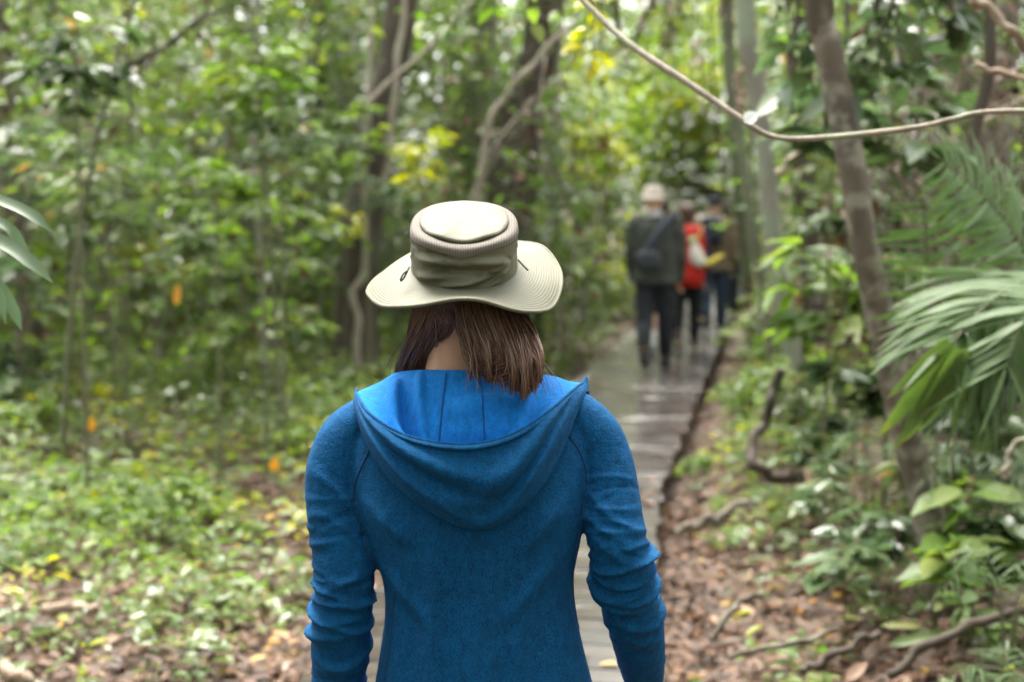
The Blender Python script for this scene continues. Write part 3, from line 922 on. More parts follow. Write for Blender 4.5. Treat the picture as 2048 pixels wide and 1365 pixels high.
def hat_mats():
    m, nt, b, out = newmat('khaki_cloth')
    n = noise(nt, 380, 2); n2 = noise(nt, 9, 3)
    r = ramp(nt, [(.3, (.098, .096, .062)), (.7, (.138, .134, .089))])
    nt.links.new(n2.outputs[0], r.inputs[0]); nt.links.new(r.outputs[0], b.inputs['Base Color'])
    b.inputs['Roughness'].default_value = .62; b.inputs['Specular IOR Level'].default_value = .3
    n3 = noise(nt, 60, 5)
    ad = nt.nodes.new('ShaderNodeMath'); ad.operation = 'MULTIPLY_ADD'; ad.inputs[1].default_value = 2.5
    nt.links.new(n3.outputs[0], ad.inputs[0]); nt.links.new(n.outputs[0], ad.inputs[2])
    bump(nt, ad.outputs[0], b, .45, .0014)
    M['hat'] = m
    m, nt, b, out = newmat('khaki_brim')
    at = nt.nodes.new('ShaderNodeAttribute'); at.attribute_name = 'rnd'       # radius on the brim: rows of stitching
    mu = nt.nodes.new('ShaderNodeMath'); mu.operation = 'MULTIPLY'; mu.inputs[1].default_value = 2 * math.pi * 9
    sn = nt.nodes.new('ShaderNodeMath'); sn.operation = 'SINE'
    pw = nt.nodes.new('ShaderNodeMath'); pw.operation = 'POWER'; pw.inputs[1].default_value = 6
    ab = nt.nodes.new('ShaderNodeMath'); ab.operation = 'ABSOLUTE'
    nt.links.new(at.outputs['Fac'], mu.inputs[0]); nt.links.new(mu.outputs[0], sn.inputs[0])
    nt.links.new(sn.outputs[0], ab.inputs[0]); nt.links.new(ab.outputs[0], pw.inputs[0])
    n2 = noise(nt, 9, 3)
    r = ramp(nt, [(.3, (.118, .116, .079)), (.7, (.146, .143, .100))])
    nt.links.new(n2.outputs[0], r.inputs[0]); nt.links.new(r.outputs[0], b.inputs['Base Color'])
    b.inputs['Roughness'].default_value = .6; b.inputs['Specular IOR Level'].default_value = .3
    bp = bump(nt, pw.outputs[0], b, .35, .0012); bp.invert = True
    M['brim'] = m
    m, nt, b, out = newmat('mesh_band')
    tc = nt.nodes.new('ShaderNodeTexCoord')
    ck = nt.nodes.new('ShaderNodeTexWave'); ck.inputs['Scale'].default_value = 120; ck.bands_direction = 'X'
    ck.inputs['Distortion'].default_value = 1.0
    nt.links.new(tc.outputs['Object'], ck.inputs['Vector'])
    r = ramp(nt, [(.25, (.062, .052, .041)), (.75, (.165, .142, .115))])
    nt.links.new(ck.outputs[0], r.inputs[0]); nt.links.new(r.outputs[0], b.inputs['Base Color'])
    b.inputs['Roughness'].default_value = .8
    bump(nt, ck.outputs[0], b, .25, .0008)
    M['band'] = m
    M['hatlining'] = plain('hat_lining', (.075, .078, .062), .85, .15, 30)
    M['cord'] = plain('cord', (.012, .012, .012), .6, .1, 30)
hat_mats()

YB = 2.37
def rings_loft(rows, m=60, n=64, p=2.3, disp=None):
    """rows: cx, cy, cz, half width, half depth; from the top down"""
    D = catmull(rows, m)
    th = np.linspace(0, 2 * np.pi, n, endpoint=False)
    c, s = np.cos(th), np.sin(th)
    cc = np.sign(c) * np.abs(c) ** (2 / p); ss = np.sign(s) * np.abs(s) ** (2 / p)
    V = np.zeros((m, n, 3))
    V[:, :, 0] = D[:, 0:1] + D[:, 3:4] * cc
    V[:, :, 1] = D[:, 1:2] + D[:, 4:5] * ss
    V[:, :, 2] = D[:, 2:3]
    if disp is not None:
        V += disp(V, th)
    F = []
    for i in range(m - 1):
        for j in range(n):
            a, b = i * n + j, i * n + (j + 1) % n
            F.append((a, a + n, b + n, b))
    F.append(tuple(range(n))); F.append(tuple(range(m * n - 1, (m - 1) * n - 1, -1)))
    return V.reshape(-1, 3), F

def px_rings(rows, shrink=0.0):
    out = []
    for (py, xl, xr, b, cy) in rows:
        c = W((xl + xr) / 2, py, cy)
        out.append((c.x, cy, c.z, (xr - xl) / 2 / FPX * cy - shrink, b - shrink))
    return out

def ridge(x, y, p0, p1, w, amp):
    """a rounded fold along a segment in a 2-d parameter plane"""
    p0, p1 = np.array(p0, float), np.array(p1, float)
    d = p1 - p0; L2 = d.dot(d) + 1e-9
    t = np.clip(((x - p0[0]) * d[0] + (y - p0[1]) * d[1]) / L2, 0, 1)
    q = (x - p0[0] - t * d[0]) ** 2 + (y - p0[1] - t * d[1]) ** 2
    return amp * np.exp(-q / (w * w)) * np.sin(np.pi * (.12 + .76 * t))

TORSO = [(762, 862, 985, .045, 2.395), (778, 800, 1080, .056, 2.39), (800, 760, 1125, .062, 2.392), (835, 710, 1172, .074, 2.39), (900, 692, 1186, .094, 2.38),
         (1000, 705, 1178, .113, 2.37), (1080, 730, 1165, .110, 2.37), (1150, 760, 1152, .103, 2.37), (1220, 766, 1156, .102, 2.37),
         (1290, 757, 1171, .108, 2.37), (1365, 744, 1191, .118, 2.37), (1450, 726, 1212, .126, 2.37), (1530, 722, 1216, .126, 2.37), (1548, 726, 1212, .122, 2.37)]
ARM_L = [(800, 806, 2.395, 34), (740, 834, 2.39, 46), (696, 876, 2.385, 57), (674, 935, 2.378, 61), (671, 990, 2.37, 61), (677, 1060, 2.36, 60), (689, 1140, 2.35, 62), (688, 1185, 2.352, 60), (684, 1240, 2.36, 61), (680, 1310, 2.38, 58), (676, 1370, 2.40, 54), (672, 1440, 2.43, 46), (670, 1465, 2.44, 44)]
ARM_R = [(1085, 796, 2.395, 34), (1142, 822, 2.39, 46), (1186, 868, 2.385, 55), (1208, 920, 2.378, 57), (1219, 970, 2.365, 58), (1228, 1040, 2.345, 60), (1236, 1095, 2.335, 62), (1247, 1150, 2.35, 63), (1262, 1205, 2.375, 60), (1276, 1275, 2.42, 55), (1284, 1330, 2.46, 47), (1288, 1362, 2.485, 40)]

def arm_pts(A):
    return [tuple(W(x, y, d)) for x, y, d, r in A], [r / FPX * d for x, y, d, r in A]

def sleeve_folds(rows, base):
    def fn(s, th):
        f = np.ones((s.shape[0], th.shape[1]))
        for (s0, tilt, ph, amp, w, side, conc) in rows:
            s0 = base[0] + (1 - base[0]) * (s0 - base[1]) / (1 - base[1]); amp = amp * 2.0; w = w * .62; conc = min(.9, conc * 1.9); tilt = tilt * 1.5
            q = (s - s0 - tilt * np.cos(th - ph)) / w
            f = f + amp * np.exp(-q * q) * ((1 - conc) + conc * np.cos(th - side))
        return f
    return fn

PI = math.pi
def hand(wrist, dirv, side, curl=.5, s=1.0, palm_n=None):
    """palm and five bent fingers; dirv: along the forearm, side: towards the thumb"""
    d = np.array(Vector(dirv).normalized()); t = np.array(side, float); t -= d * t.dot(d); t /= np.linalg.norm(t)
    nrm = np.cross(d, t)
    w = np.array(wrist, float)
    parts = [tube([w - d * .02 * s, w + d * .01 * s, w + d * .05 * s, w + d * .092 * s], [(.024 * s, .018 * s), (.026 * s, .017 * s), (.038 * s, .015 * s), (.036 * s, .012 * s)], n=12, m=8, ref=tuple(t))]
    for k, (off, L, r) in enumerate(((.027, .072, .0085), (.009, .08, .009), (-.009, .074, .0085), (-.026, .058, .0075))):
        p0 = w + d * .082 * s + t * off * s
        a1, a2 = curl * .6, curl * 1.5
        d1 = d * math.cos(a1) + nrm * math.sin(a1) + t * off * 1.2
        d2 = d * math.cos(a2) + nrm * math.sin(a2)
        d3 = d * math.cos(a2 + .35) + nrm * math.sin(a2 + .35)
        p1 = p0 + d1 * L * .45 * s; p2 = p1 + d2 * L * .32 * s; p3 = p2 + d3 * L * .25 * s
        parts.append(tube([p0 - d * .012 * s, p0, p1, p2, p3], [r * s, r * 1.05 * s, r * s, r * .9 * s, r * .6 * s], n=8, m=12))
    q0 = w + d * .02 * s + t * .024 * s
    q1 = q0 + (d * .6 + t * .75 + nrm * .3) * .038 * s
    q2 = q1 + (d * .9 + t * .3 + nrm * .4) * .034 * s
    q3 = q2 + (d * .95 + nrm * .4) * .022 * s
    parts.append(tube([q0, q1, q2, q3], [.013 * s, .0115 * s, .0095 * s, .006 * s], n=8, m=10))
    return parts

def strand_mesh(name, C, r0=.0008, r1=.0003, k=9, n=3):
    """C: (N,4,3) cubic control points of each strand"""
    C = np.asarray(C, float); N = len(C)
    t = np.linspace(0, 1, k)[None, :, None]
    P = (1 - t) ** 3 * C[:, 0:1] + 3 * t * (1 - t) ** 2 * C[:, 1:2] + 3 * t ** 2 * (1 - t) * C[:, 2:3] + t ** 3 * C[:, 3:4]
    T = unit(np.gradient(P, axis=1))
    X = unit(np.cross(T, np.array([0.31, 1., .2]))); Y = np.cross(T, X)
    r = (r0 + (r1 - r0) * np.linspace(0, 1, k) ** 2)[None, :, None]
    V = np.zeros((N, k, n, 3))
    for j in range(n):
        a = 2 * np.pi * j / n
        V[:, :, j] = P + (X * math.cos(a) + Y * math.sin(a)) * r
    i = (np.arange(N)[:, None, None] * k + np.arange(k - 1)[None, :, None]) * n
    j = np.arange(n)[None, None, :]; j2 = (j + 1) % n
    F = np.stack([i + j, i + j2, i + n + j2, i + n + j], -1).reshape(-1, 4)
    rn = np.repeat(RNG.uniform(.2, 1, N), k * n)
    return np_mesh(name, V.reshape(-1, 3), F, attrs={'rnd': rn})

def hair_mat():
    m, nt, b, out = newmat('brown_hair')
    at = nt.nodes.new('ShaderNodeAttribute'); at.attribute_name = 'rnd'
    r = ramp(nt, [(0, (.035, .019, .013)), (.55, (.11, .058, .037)), (1, (.23, .13, .085))])
    nt.links.new(at.outputs['Fac'], r.inputs[0]); nt.links.new(r.outputs[0], b.inputs['Base Color'])
    b.inputs['Roughness'].default_value = .38; b.inputs['Specular IOR Level'].default_value = .5
    M['hair'] = m
hair_mat()

def on_surface(bvh, px, py, lift=.001):
    """a point of the garment as the camera sees it at a pixel"""
    o = Vector((0, 0, CAM_Z)); d = (W(px, py, 2.0) - o).normalized()
    h = bvh.ray_cast(o, d)
    return None if h[0] is None else h[0] - d * lift

def seam_line(bvh, pts, r=.0016, lift=.0006, n=40):
    P = [on_surface(bvh, x, y, lift) for x, y in catmull(pts, n)]
    P = [p for p in P if p is not None]
    return tube(P, [(r, r)] * len(P), n=6) if len(P) > 3 else None

def woman():
    feet = Vector((-.05, YB, 0))
    root = thing('person', 'woman in a blue hoodie and khaki sun hat seen from behind', 'person', feet)
    L = lambda V: np.asarray(V, float) - np.array(feet)
    # --- hoodie: body and sleeves in one cloth
    def disp(V, th):
        o = np.zeros_like(V)
        x, z = V[:, :, 0], V[:, :, 2]
        back = (np.sin(th) < -.1)[None, :] * 1.0
        X = x + .08
        f = (ridge(X, z, (-.045, 1.04), (-.06, .72), .022, .0055) + ridge(X, z, (.052, 1.05), (.03, .70), .026, .006) + ridge(X, z, (.10, .98), (.085, .74), .018, .004)
             + ridge(X, z, (-.11, .98), (-.12, .72), .018, .005) + ridge(X, z, (.005, .92), (-.01, .66), .02, .004)
             + ridge(X, z, (-.15, 1.0), (-.05, .90), .012, .004) + ridge(X, z, (.15, 1.0), (.06, .91), .013, .004)
             + ridge(X, z, (-.16, 1.1), (-.09, 1.04), .014, .005) + ridge(X, z, (.16, 1.1), (.10, 1.03), .014, .005))
        o[:, :, 1] = -f * back * 2.6
        return o
    parts = [rings_loft(px_rings(TORSO), m=150, n=110, disp=disp)]
    PL, RL = arm_pts(ARM_L); PR, RR = arm_pts(ARM_R)
    # (s0, tilt, tilt phase, height, width, side it is strongest on, how one-sided)
    fl = [(.42, .03, 4.7, .05, .016, 4.0, .5), (.345, -.05, 4.0, .06, .022, 3.1, .6), (.25, -.07, 4.2, .05, .025, 3.0, .6),
          (.47, .015, 2.0, .10, .012, 4.2, .3), (.495, .012, 3.0, .09, .010, 2.6, .4), (.52, -.01, 3.0, .10, .011, 3.6, .3), (.548, .012, 4.0, .09, .011, 4.4, .3),
          (.578, .01, 2.0, .10, .012, 3.0, .3), (.62, -.012, 2.4, .10, .014, 4.4, .3), (.665, .012, 3.6, .085, .014, 2.8, .3), (.71, -.01, 3.0, .06, .015, 3.4, .3), (.77, .012, 3.0, .04, .016, 3.4, .3), (.90, .0, 3.0, .03, .006, 3.4, .1)]
    fr = [(.28, .06, 2.0, .05, .024, 3.0, .6), (.34, .05, 2.2, .05, .020, 3.2, .6), (.40, .04, 2.2, .05, .018, 2.8, .5),
          (.455, .012, 1.4, .055, .012, 1.6, .55), (.485, -.006, 2.0, .12, .011, 2.4, .3), (.515, .012, 2.4, .11, .012, 2.4, .3), (.55, .015, 3.0, .12, .013, 4.0, .35), (.585, .015, 2.0, .11, .013, 2.4, .3),
          (.625, .02, 1.6, .12, .014, 4.2, .4), (.665, .02, 2.0, .10, .014, 2.2, .35), (.71, .02, 2.0, .07, .014, 3.0, .35), (.86, .0, 2.0, .03, .006, 3.0, .1)]
    rr = random.Random(17)
    for lst in (fl, fr):
        for k in range(26):
            s0 = rr.uniform(.40, .78) if k < 18 else rr.uniform(.2, .42)
            lst.append((s0, rr.uniform(-.03, .03), rr.uniform(0, 6.28), rr.choice((-1, 1)) * rr.uniform(.02, .045), rr.uniform(.006, .012), rr.uniform(1.6, 4.8), .9))
    parts.append(tube(PL, RL, n=90, m=300, fn=sleeve_folds(fl, (4 / 12, 2 / 10)), ref=(0, 1, .05)))
    parts.append(tube(PR, RR, n=90, m=300, fn=sleeve_folds(fr, (4 / 11, 2 / 9)), ref=(0, 1, .05)))
    me = union('hoodie', parts, .0036, 1, .3)
    V = verts_of(me)
    bvh = BVHTree.FromPolygons([tuple(v) for v in V], [tuple(p.vertices) for p in me.polygons])
    me.vertices.foreach_set('co', L(V).astype(np.float32).ravel()); me.update()
    hoodie = tag(mk('hoodie', me, M['hoodie'], root), 'blue knit hoodie with rucked sleeves')
    # --- hood lying on the back
    NL = [(880, 905, 2.475), (800, 835, 2.47), (772, 780, 2.45), (782, 754, 2.415), (815, 745, 2.385), (862, 743, 2.348), (930, 744, 2.330), (1005, 746, 2.348), (1070, 751, 2.385), (1118, 759, 2.415), (1128, 775, 2.45), (1095, 830, 2.47), (1010, 905, 2.475)]
    RM = [(872, 925, 2.478), (775, 865, 2.475), (722, 800, 2.445), (713, 787, 2.385), (738, 828, 2.285), (815, 874, 2.235), (930, 891, 2.212), (1030, 868, 2.236), (1108, 815, 2.285), (1158, 771, 2.385), (1168, 778, 2.445), (1120, 860, 2.475), (1018, 925, 2.478)]
    BT = [(868, 950, 2.476), (768, 890, 2.475), (718, 830, 2.45), (709, 806, 2.375), (738, 890, 2.295), (812, 985, 2.256), (952, 1058, 2.248), (1052, 1005, 2.254), (1116, 915, 2.295), (1166, 790, 2.375), (1174, 800, 2.45), (1125, 880, 2.475), (1022, 950, 2.476)]
    NU = 130
    to3 = lambda Q: np.array([tuple(W(*q)) for q in catmull(Q, NU)])
    def ease(A):
        k = np.array([1, 2, 3, 4, 3, 2, 1.]); k /= k.sum()
        E = np.vstack([A[:1]] * 3 + [A] + [A[-1:]] * 3)
        return np.stack([np.convolve(E[:, j], k, 'valid') for j in range(3)], 1)
    N3, R3, B3 = ease(to3(NL)), ease(ease(to3(RM))), ease(to3(BT))
    u = np.linspace(-1, 1, NU)
    mid = np.exp(-(u / .55) ** 4)[:, None]; sag = np.exp(-(u / .27) ** 4)[:, None]
    ey, ez = np.array([0, 1., 0]), np.array([0, 0, 1.])
    sl = [N3 + ez * .002, N3 * .72 + R3 * .28 + (-ez * .010 - ey * .006) * sag, N3 * .45 + R3 * .55 - ez * .026 * sag, N3 * .2 + R3 * .8 + (-ez * .040 + ey * .010) * sag,
          N3 * .06 + R3 * .94 + (-ez * .024 + ey * .006) * sag, R3 + (ey * .0035 - ez * .003) * mid, R3]
    se = [R3, R3 + (-ey * .004 - ez * .004) * mid, R3 * .86 + B3 * .14 + (-ey * .010) * mid, R3 * .62 + B3 * .38 + (-ey * .020) * mid, R3 * .36 + B3 * .64 + (-ey * .024) * mid, R3 * .14 + B3 * .86 + (-ey * .018) * mid,
          B3 + (-ey * .013) * mid, B3 + (ey * .004 + ez * .004), B3 + ey * .035 + ez * .02]
    def sheet(secs, m):
        A = np.stack(secs, 1)
        return np.stack([catmull(a, m) for a in A], 0)
    Sl, Se = sheet(sl, 40), sheet(se, 70)
    v = np.linspace(0, 1, 70)[None, :]
    uu = u[:, None]
    fo = (ridge(uu, v, (-.42, .22), (.12, .40), .06, .010) + ridge(uu, v, (.40, .18), (-.02, .52), .06, .009) + ridge(uu, v, (-.36, .42), (.02, .66), .05, .009)
          + ridge(uu, v, (.34, .40), (.04, .70), .05, .008) + ridge(uu, v, (-.2, .12), (.25, .14), .035, .006) - ridge(uu, v, (-.3, .32), (.1, .52), .04, .006) - ridge(uu, v, (.38, .30), (.05, .58), .04, .006))
    Se[:, :, 1] -= fo * mid * 1.5
    vl = np.linspace(0, 1, 40)[None, :]
    fl2 = (ridge(uu, vl, (-.34, .15), (-.16, .75), .032, .009) + ridge(uu, vl, (-.22, .05), (-.10, .6), .022, .007) + ridge(uu, vl, (.30, .1), (.16, .7), .028, .008) - ridge(uu, vl, (-.27, .2), (-.13, .7), .022, .008)
           + ridge(uu, vl, (-.05, .25), (.14, .2), .05, .006) - ridge(uu, vl, (-.06, .45), (.14, .42), .05, .006) + ridge(uu, vl, (.22, .3), (.06, .8), .03, .005))
    fl2 = fl2 * 2.6
    Sl[:, :, 2] += fl2 * mid
    Sl[:, :, 1] -= fl2 * mid * .5
    def grid_mesh(name, S):
        a, b = S.shape[:2]
        i = (np.arange(a - 1)[:, None] * b + np.arange(b - 1)[None]).ravel()
        return np_mesh(name, L(S.reshape(-1, 3)), np.stack([i, i + 1, i + 1 + b, i + b], 1))
    hood = tag(mk('hood', grid_mesh('hood', Se), M['hoodie'], hoodie), 'hood of the hoodie hanging down the back')
    lin = tag(mk('hood_lining', grid_mesh('hood_lining', Sl), M['lining'], hoodie), 'bright blue lining of the lowered hood')
    for o, th_ in ((hood, .003), (lin, .002)):
        sm = o.modifiers.new('thickness', 'SOLIDIFY'); sm.thickness = th_; sm.offset = 0
    V2, F2 = tube(L(R3), [(.0032, .0026)] * NU, n=8)
    mk('hood_hem', np_mesh('hood_hem', V2, F2), M['hoodie'], hoodie)
    for uq in (-.085, .075):
        j = int((uq + 1) / 2 * (NU - 1))
        P = Sl[j, 1:32] + np.array([0, -.002, .002])
        V2, F2 = tube(L(P), [(.0013, .0013)] * len(P), n=6)
        mk('lining_seam', np_mesh('lining_seam', V2, F2), M['lining_seam'] if 'lining_seam' in M else M['seam'], hoodie)
    for pts in ([(742, 893), (716, 950), (703, 1000)], [(703, 1000), (722, 1060), (742, 1120), (757, 1165)], [(1133, 865), (1160, 905), (1173, 950), (1174, 985)],
                [(1174, 985), (1160, 1060), (1146, 1150), (1152, 1230), (1172, 1310), (1186, 1362)], [(790, 1180), (782, 1270), (768, 1362)],
                [(1226, 1338), (1275, 1345), (1322, 1330)]):
        t_ = seam_line(bvh, pts)
        if t_: mk('seam', np_mesh('seam', L(t_[0]), t_[1]), M['seam'], hoodie)
    # --- the body: head, neck, arms, hands and legs, one skin
    hc = np.array(W(930, 572, 2.405))
    bp = [ball(hc, (.075, .094, .112), 32, 20), tube([W(928, 640, 2.402), W(918, 700, 2.392), W(908, 760, 2.388), W(905, 830, 2.385)], [(.052, .052), (.049, .050), (.055, .052), (.085, .06)], n=24, m=14)]
    bp.append(ball(hc + np.array([0, .055, -.062]), (.05, .045, .055), 16, 10))                         # jaw
    bp.append(tube([hc + np.array([0, .088, .02]), hc + np.array([0, .108, -.018]), hc + np.array([0, .096, -.03])], [.008, .013, .011], n=8, m=6))
    bp.append(tube([hc + np.array([-.02, .094, -.055]), hc + np.array([0, .102, -.056]), hc + np.array([.02, .094, -.055])], [.005, .008, .005], n=8, m=6))
    for sx in (-1, 1):
        bp.append(ball(hc + np.array([sx * .075, .0, -.012]), (.010, .019, .030), 10, 8))
        bp.append(ball(hc + np.array([sx * .031, .083, .005]), (.013, .010, .011), 10, 8))
    bp.append(rings_loft(px_rings(TORSO, .014), m=40, n=40))
    bp.append(tube(PL, [r * .72 for r in RL], n=14, m=30)); bp.append(tube(PR, [r * .72 for r in RR], n=14, m=30))
    for P, R_, s_ in ((PL, RL, 1), (PR, RR, -1)):
        a, b = Vector(P[-2]), Vector(P[-1])
        d = (b - a).normalized()
        bp.append(tube([tuple(a), tuple(b + d * .02)], [.028, .026], n=12, m=6))
        bp += hand(b + d * .02, d, (s_ * .35, .9, .1), .55, .95)
    for sx, fy in ((-1, .16), (1, -.12)):
        x0 = feet.x + sx * .09
        bp.append(tube([(x0, YB, .78), (x0 + sx * .005, YB + fy * .5, .46), (x0, YB + fy, .09)], [.07, .056, .036], n=20, m=20))
        bp.append(tube([(x0, YB + fy - .04, .05), (x0 + sx * .01, YB + fy + .08, .04), (x0 + sx * .012, YB + fy + .17, .028)], [(.035, .035), (.04, .028), (.03, .018)], n=12, m=10))
    me = union('body', bp, .0065, 3, .5)
    Vb = verts_of(me); me.vertices.foreach_set('co', L(Vb).astype(np.float32).ravel()); me.update()
    mk('body', me, M['skin'], root)
    eye = plain('eye_white', (.75, .73, .7), .2, .05, 30)
    for sx in (-1, 1):
        V2, F2 = ball(hc + np.array([sx * .031, .0885, .005]), .0075, 12, 8)
        e = mk('eye', np_mesh('eye', L(V2), F2), eye, root)
        V2, F2 = ball(hc + np.array([sx * .031, .0945, .005]), (.0035, .002, .0035), 10, 6)
        mk('iris', np_mesh('iris', L(V2), F2), M['cord'], e)
    # --- trousers and boots, below the frame
    tp = [tube([(feet.x, YB, .86), (feet.x, YB, .72)], [(.10, .15), (.105, .155)], n=24, m=6, ref=(0, 1, 0))]
    boots = []
    for sx, fy in ((-1, .16), (1, -.12)):
        x0 = feet.x + sx * .09
        tp.append(tube([(x0, YB, .76), (x0 + sx * .005, YB + fy * .5, .46), (x0, YB + fy, .12)], [.085, .072, .058], n=20, m=24))
        boots.append((x0, YB + fy, sx))
    me = union('trousers', tp, .009, 4)
    me.vertices.foreach_set('co', L(verts_of(me)).astype(np.float32).ravel()); me.update()
    mk('trousers', me, plain('trouser_cloth', (.03, .032, .035), .85, .2, 40), root)
    bm_ = plain('boot_leather', (.05, .035, .025), .6, .2, 30)
    for x0, y0, sx in boots:
        me = union('boot', [tube([(x0, y0, .17), (x0, y0, .05)], [.05, .048], n=16, m=6), tube([(x0, y0 - .06, .047), (x0, y0 + .06, .045), (x0 + sx * .008, y0 + .19, .034)], [(.046, .046), (.05, .045), (.036, .033)], n=16, m=12)], .007, 3)
        me.vertices.foreach_set('co', L(verts_of(me)).astype(np.float32).ravel()); me.update()
        mk('boot', me, bm_, root)
    # --- hair
    rng = np.random.default_rng(3)
    V2, F2 = ball(np.array(W(930, 585, 2.402)), (.083, .100, .070), 36, 22)
    cap = mk('hair', np_mesh('hair', L(V2), F2, attrs={'rnd': np.zeros(len(V2))}), M['hair'], root)
    hx = hc[0]
    def head_back(px, py, out=.004):
        x = W(px, py, 2.33).x
        q = np.clip((x - hx) / .086, -1, 1)
        dz = (W(930, py, 2.405).z - hc[2]) / .125
        k = math.sqrt(max(.02, 1 - q * q)) * math.sqrt(max(.06, 1 - min(dz, .2) ** 2 * 0.9))
        return 2.405 - .098 * k - out
    C = []
    cl = rng.uniform(0, 1, 46)                                    # locks: strands gather in clumps
    for i in range(2300):                                         # over the right shoulder
        j = int(rng.integers(46)); t = float(np.clip(cl[j] + rng.normal(0, .035), 0, 1)); q = rng.uniform(0, 1)
        lock = np.random.default_rng(900 + j).normal(0, 1, 6)
        rx = 918 + 116 * t ** .9 + rng.normal(0, 5); ry = 592 + 46 * rng.uniform(0, 1) + 8 * (1 - t)
        prof = np.interp(t, [0, .25, .5, .72, .88, 1], [744, 760, 772, 788, 780, 752])
        ex = 958 + 126 * cl[j] + 4 * lock[0] + rng.normal(0, 2.2); ey_ = prof + 7 * lock[1] - 24 * q ** 2 + rng.normal(0, 3)
        dr = head_back(rx, ry) - abs(rng.normal(0, .004))
        de = 2.270 + .012 * lock[2] + rng.normal(0, .004) + .03 * (1 - t)
        bulge = 26 * (t - .25) + 7 * lock[3]
        C.append([W(rx, ry, dr), W(rx + (ex - rx) * .25 + bulge * .5, ry + 52, min(dr, 2.335) - .012), W(ex + bulge + rng.normal(0, 3), ey_ - 55, de - .024 + .006 * lock[4]), W(ex - 12 * (t < .4) - 5 * lock[5] + rng.normal(0, 2), ey_, de)])
    for i in range(420):                                          # ends that curl inwards beside the neck
        t = rng.uniform(0, 1); j = int(t * 7) / 7
        rx = 915 + 55 * t; ry = 625 + rng.uniform(0, 22)
        ex = 990 + 36 * j + rng.normal(0, 5); ey_ = 715 + 38 * j + rng.normal(0, 5)
        dr = head_back(rx, ry)
        C.append([W(rx, ry, dr), W(rx + 4, ry + 60, 2.318), W(925 + 34 * j, ey_ + 42, 2.286), W(ex, ey_, 2.268 + rng.normal(0, .006))])
    cl2 = rng.uniform(0, 1, 22)
    for i in range(1200):                                         # in front of the left shoulder
        j = int(rng.integers(22)); t = float(np.clip(cl2[j] + rng.normal(0, .05), 0, 1))
        lock = np.random.default_rng(800 + j).normal(0, 1, 4)
        rx = 832 + 84 * t ** 1.4 + rng.normal(0, 4); ry = 592 + 44 * rng.uniform(0, 1)
        ex = 784 + 66 * cl2[j] + 3 * lock[0] + rng.normal(0, 1.6); ey_ = 764 + rng.normal(0, 6)
        dr = head_back(rx, ry)
        C.append([W(rx, ry, dr), W(rx - 3 - 8 * t, ry + 50, max(dr, 2.345) + .006), W(ex + 17 - 4 * t + 5 * lock[1], 706 + rng.normal(0, 4), 2.385 + .01 * lock[2]), W(ex, ey_, 2.428 + .01 * lock[3])])
    for i in range(1100):                                         # short hair of the nape
        t = rng.uniform(0, 1)
        rx = 858 + 110 * t; ry = 606 + rng.uniform(0, 38)
        dr = head_back(rx, ry) + .002
        sgn = -1 if t < .42 else 1
        k = rng.uniform(.5, 1.1)
        C.append([W(rx, ry, dr), W(rx + sgn * 3 * k, ry + 13 * k, dr + .008), W(rx + sgn * 9 * k, ry + 26 * k, dr + .017), W(rx + sgn * 17 * k + rng.normal(0, 4), ry + 40 * k, dr + .028)])
    for i in range(70):                                          # loose single hairs
        t = rng.uniform(0, 1)
        if i % 3:
            rx, ry, ex, ey_, de = 930 + 100 * t, 610 + rng.uniform(0, 30), 930 + 175 * t + rng.normal(0, 10), 735 + rng.uniform(0, 62), 2.255
        else:
            rx, ry, ex, ey_, de = 835 + 40 * t, 610 + rng.uniform(0, 30), 770 + 100 * t + rng.normal(0, 6), 735 + rng.uniform(0, 26), 2.40
        dr = head_back(rx, ry)
        C.append([W(rx, ry, dr), W(rx + rng.normal(0, 14), ry + 50, dr), W(ex + rng.normal(0, 16), ey_ - 50, de), W(ex, ey_, de)])
    C = np.array([[tuple(p) for p in c] for c in C]) - np.array(feet)
    mk('hair_strands', strand_mesh('hair_strands', C, .0010, .0004), M['hair'], cap)
    # --- hat
    hat = tag(mk('sun_hat', None, parent=root), 'khaki wide-brimmed sun hat with mesh band')
    O = W(929, 530, 2.400)
    hat.location = Vector(O) - feet
    hat.rotation_euler = (math.radians(19.5), math.radians(.5), 0)
    NT = 220
    th = np.linspace(0, 2 * np.pi, NT, endpoint=False)
    back = -np.pi / 2
    dth = (th - back + np.pi) % (2 * np.pi) - np.pi               # 0 at the back of the head, + to the right
    ax, ay = .0895, .104
    def ring(r, z, a=ax, b=ay, p=2.35):
        c, s = np.cos(th), np.sin(th)
        return np.stack([np.sign(c) * np.abs(c) ** (2 / p) * a * r, np.sign(s) * np.abs(s) ** (2 / p) * b * r, np.broadcast_to(z, th.shape)], 1)
    zlow = .0655 - .015 * np.exp(-np.abs(dth / .42) ** 1.3) + .004 * np.cos(dth * 2)
    ztop = .0775 - .006 * np.exp(-(dth / .5) ** 2)
    def lathe(name, rows, mat, attr=None, close_top=False, parent=None):
        A = np.stack(rows, 0); a = len(rows)
        i = np.arange(a - 1)[:, None] * NT; j = np.arange(NT)[None]; j2 = (j + 1) % NT
        F = np.stack([i + j, i + j2, i + NT + j2, i + NT + j], -1).reshape(-1, 4)
        V = A.reshape(-1, 3)
        me = np_mesh(name, V, F, attrs=None if attr is None else {'rnd': np.repeat(attr, NT)})
        return mk(name, me, mat, hat)
    wall = []
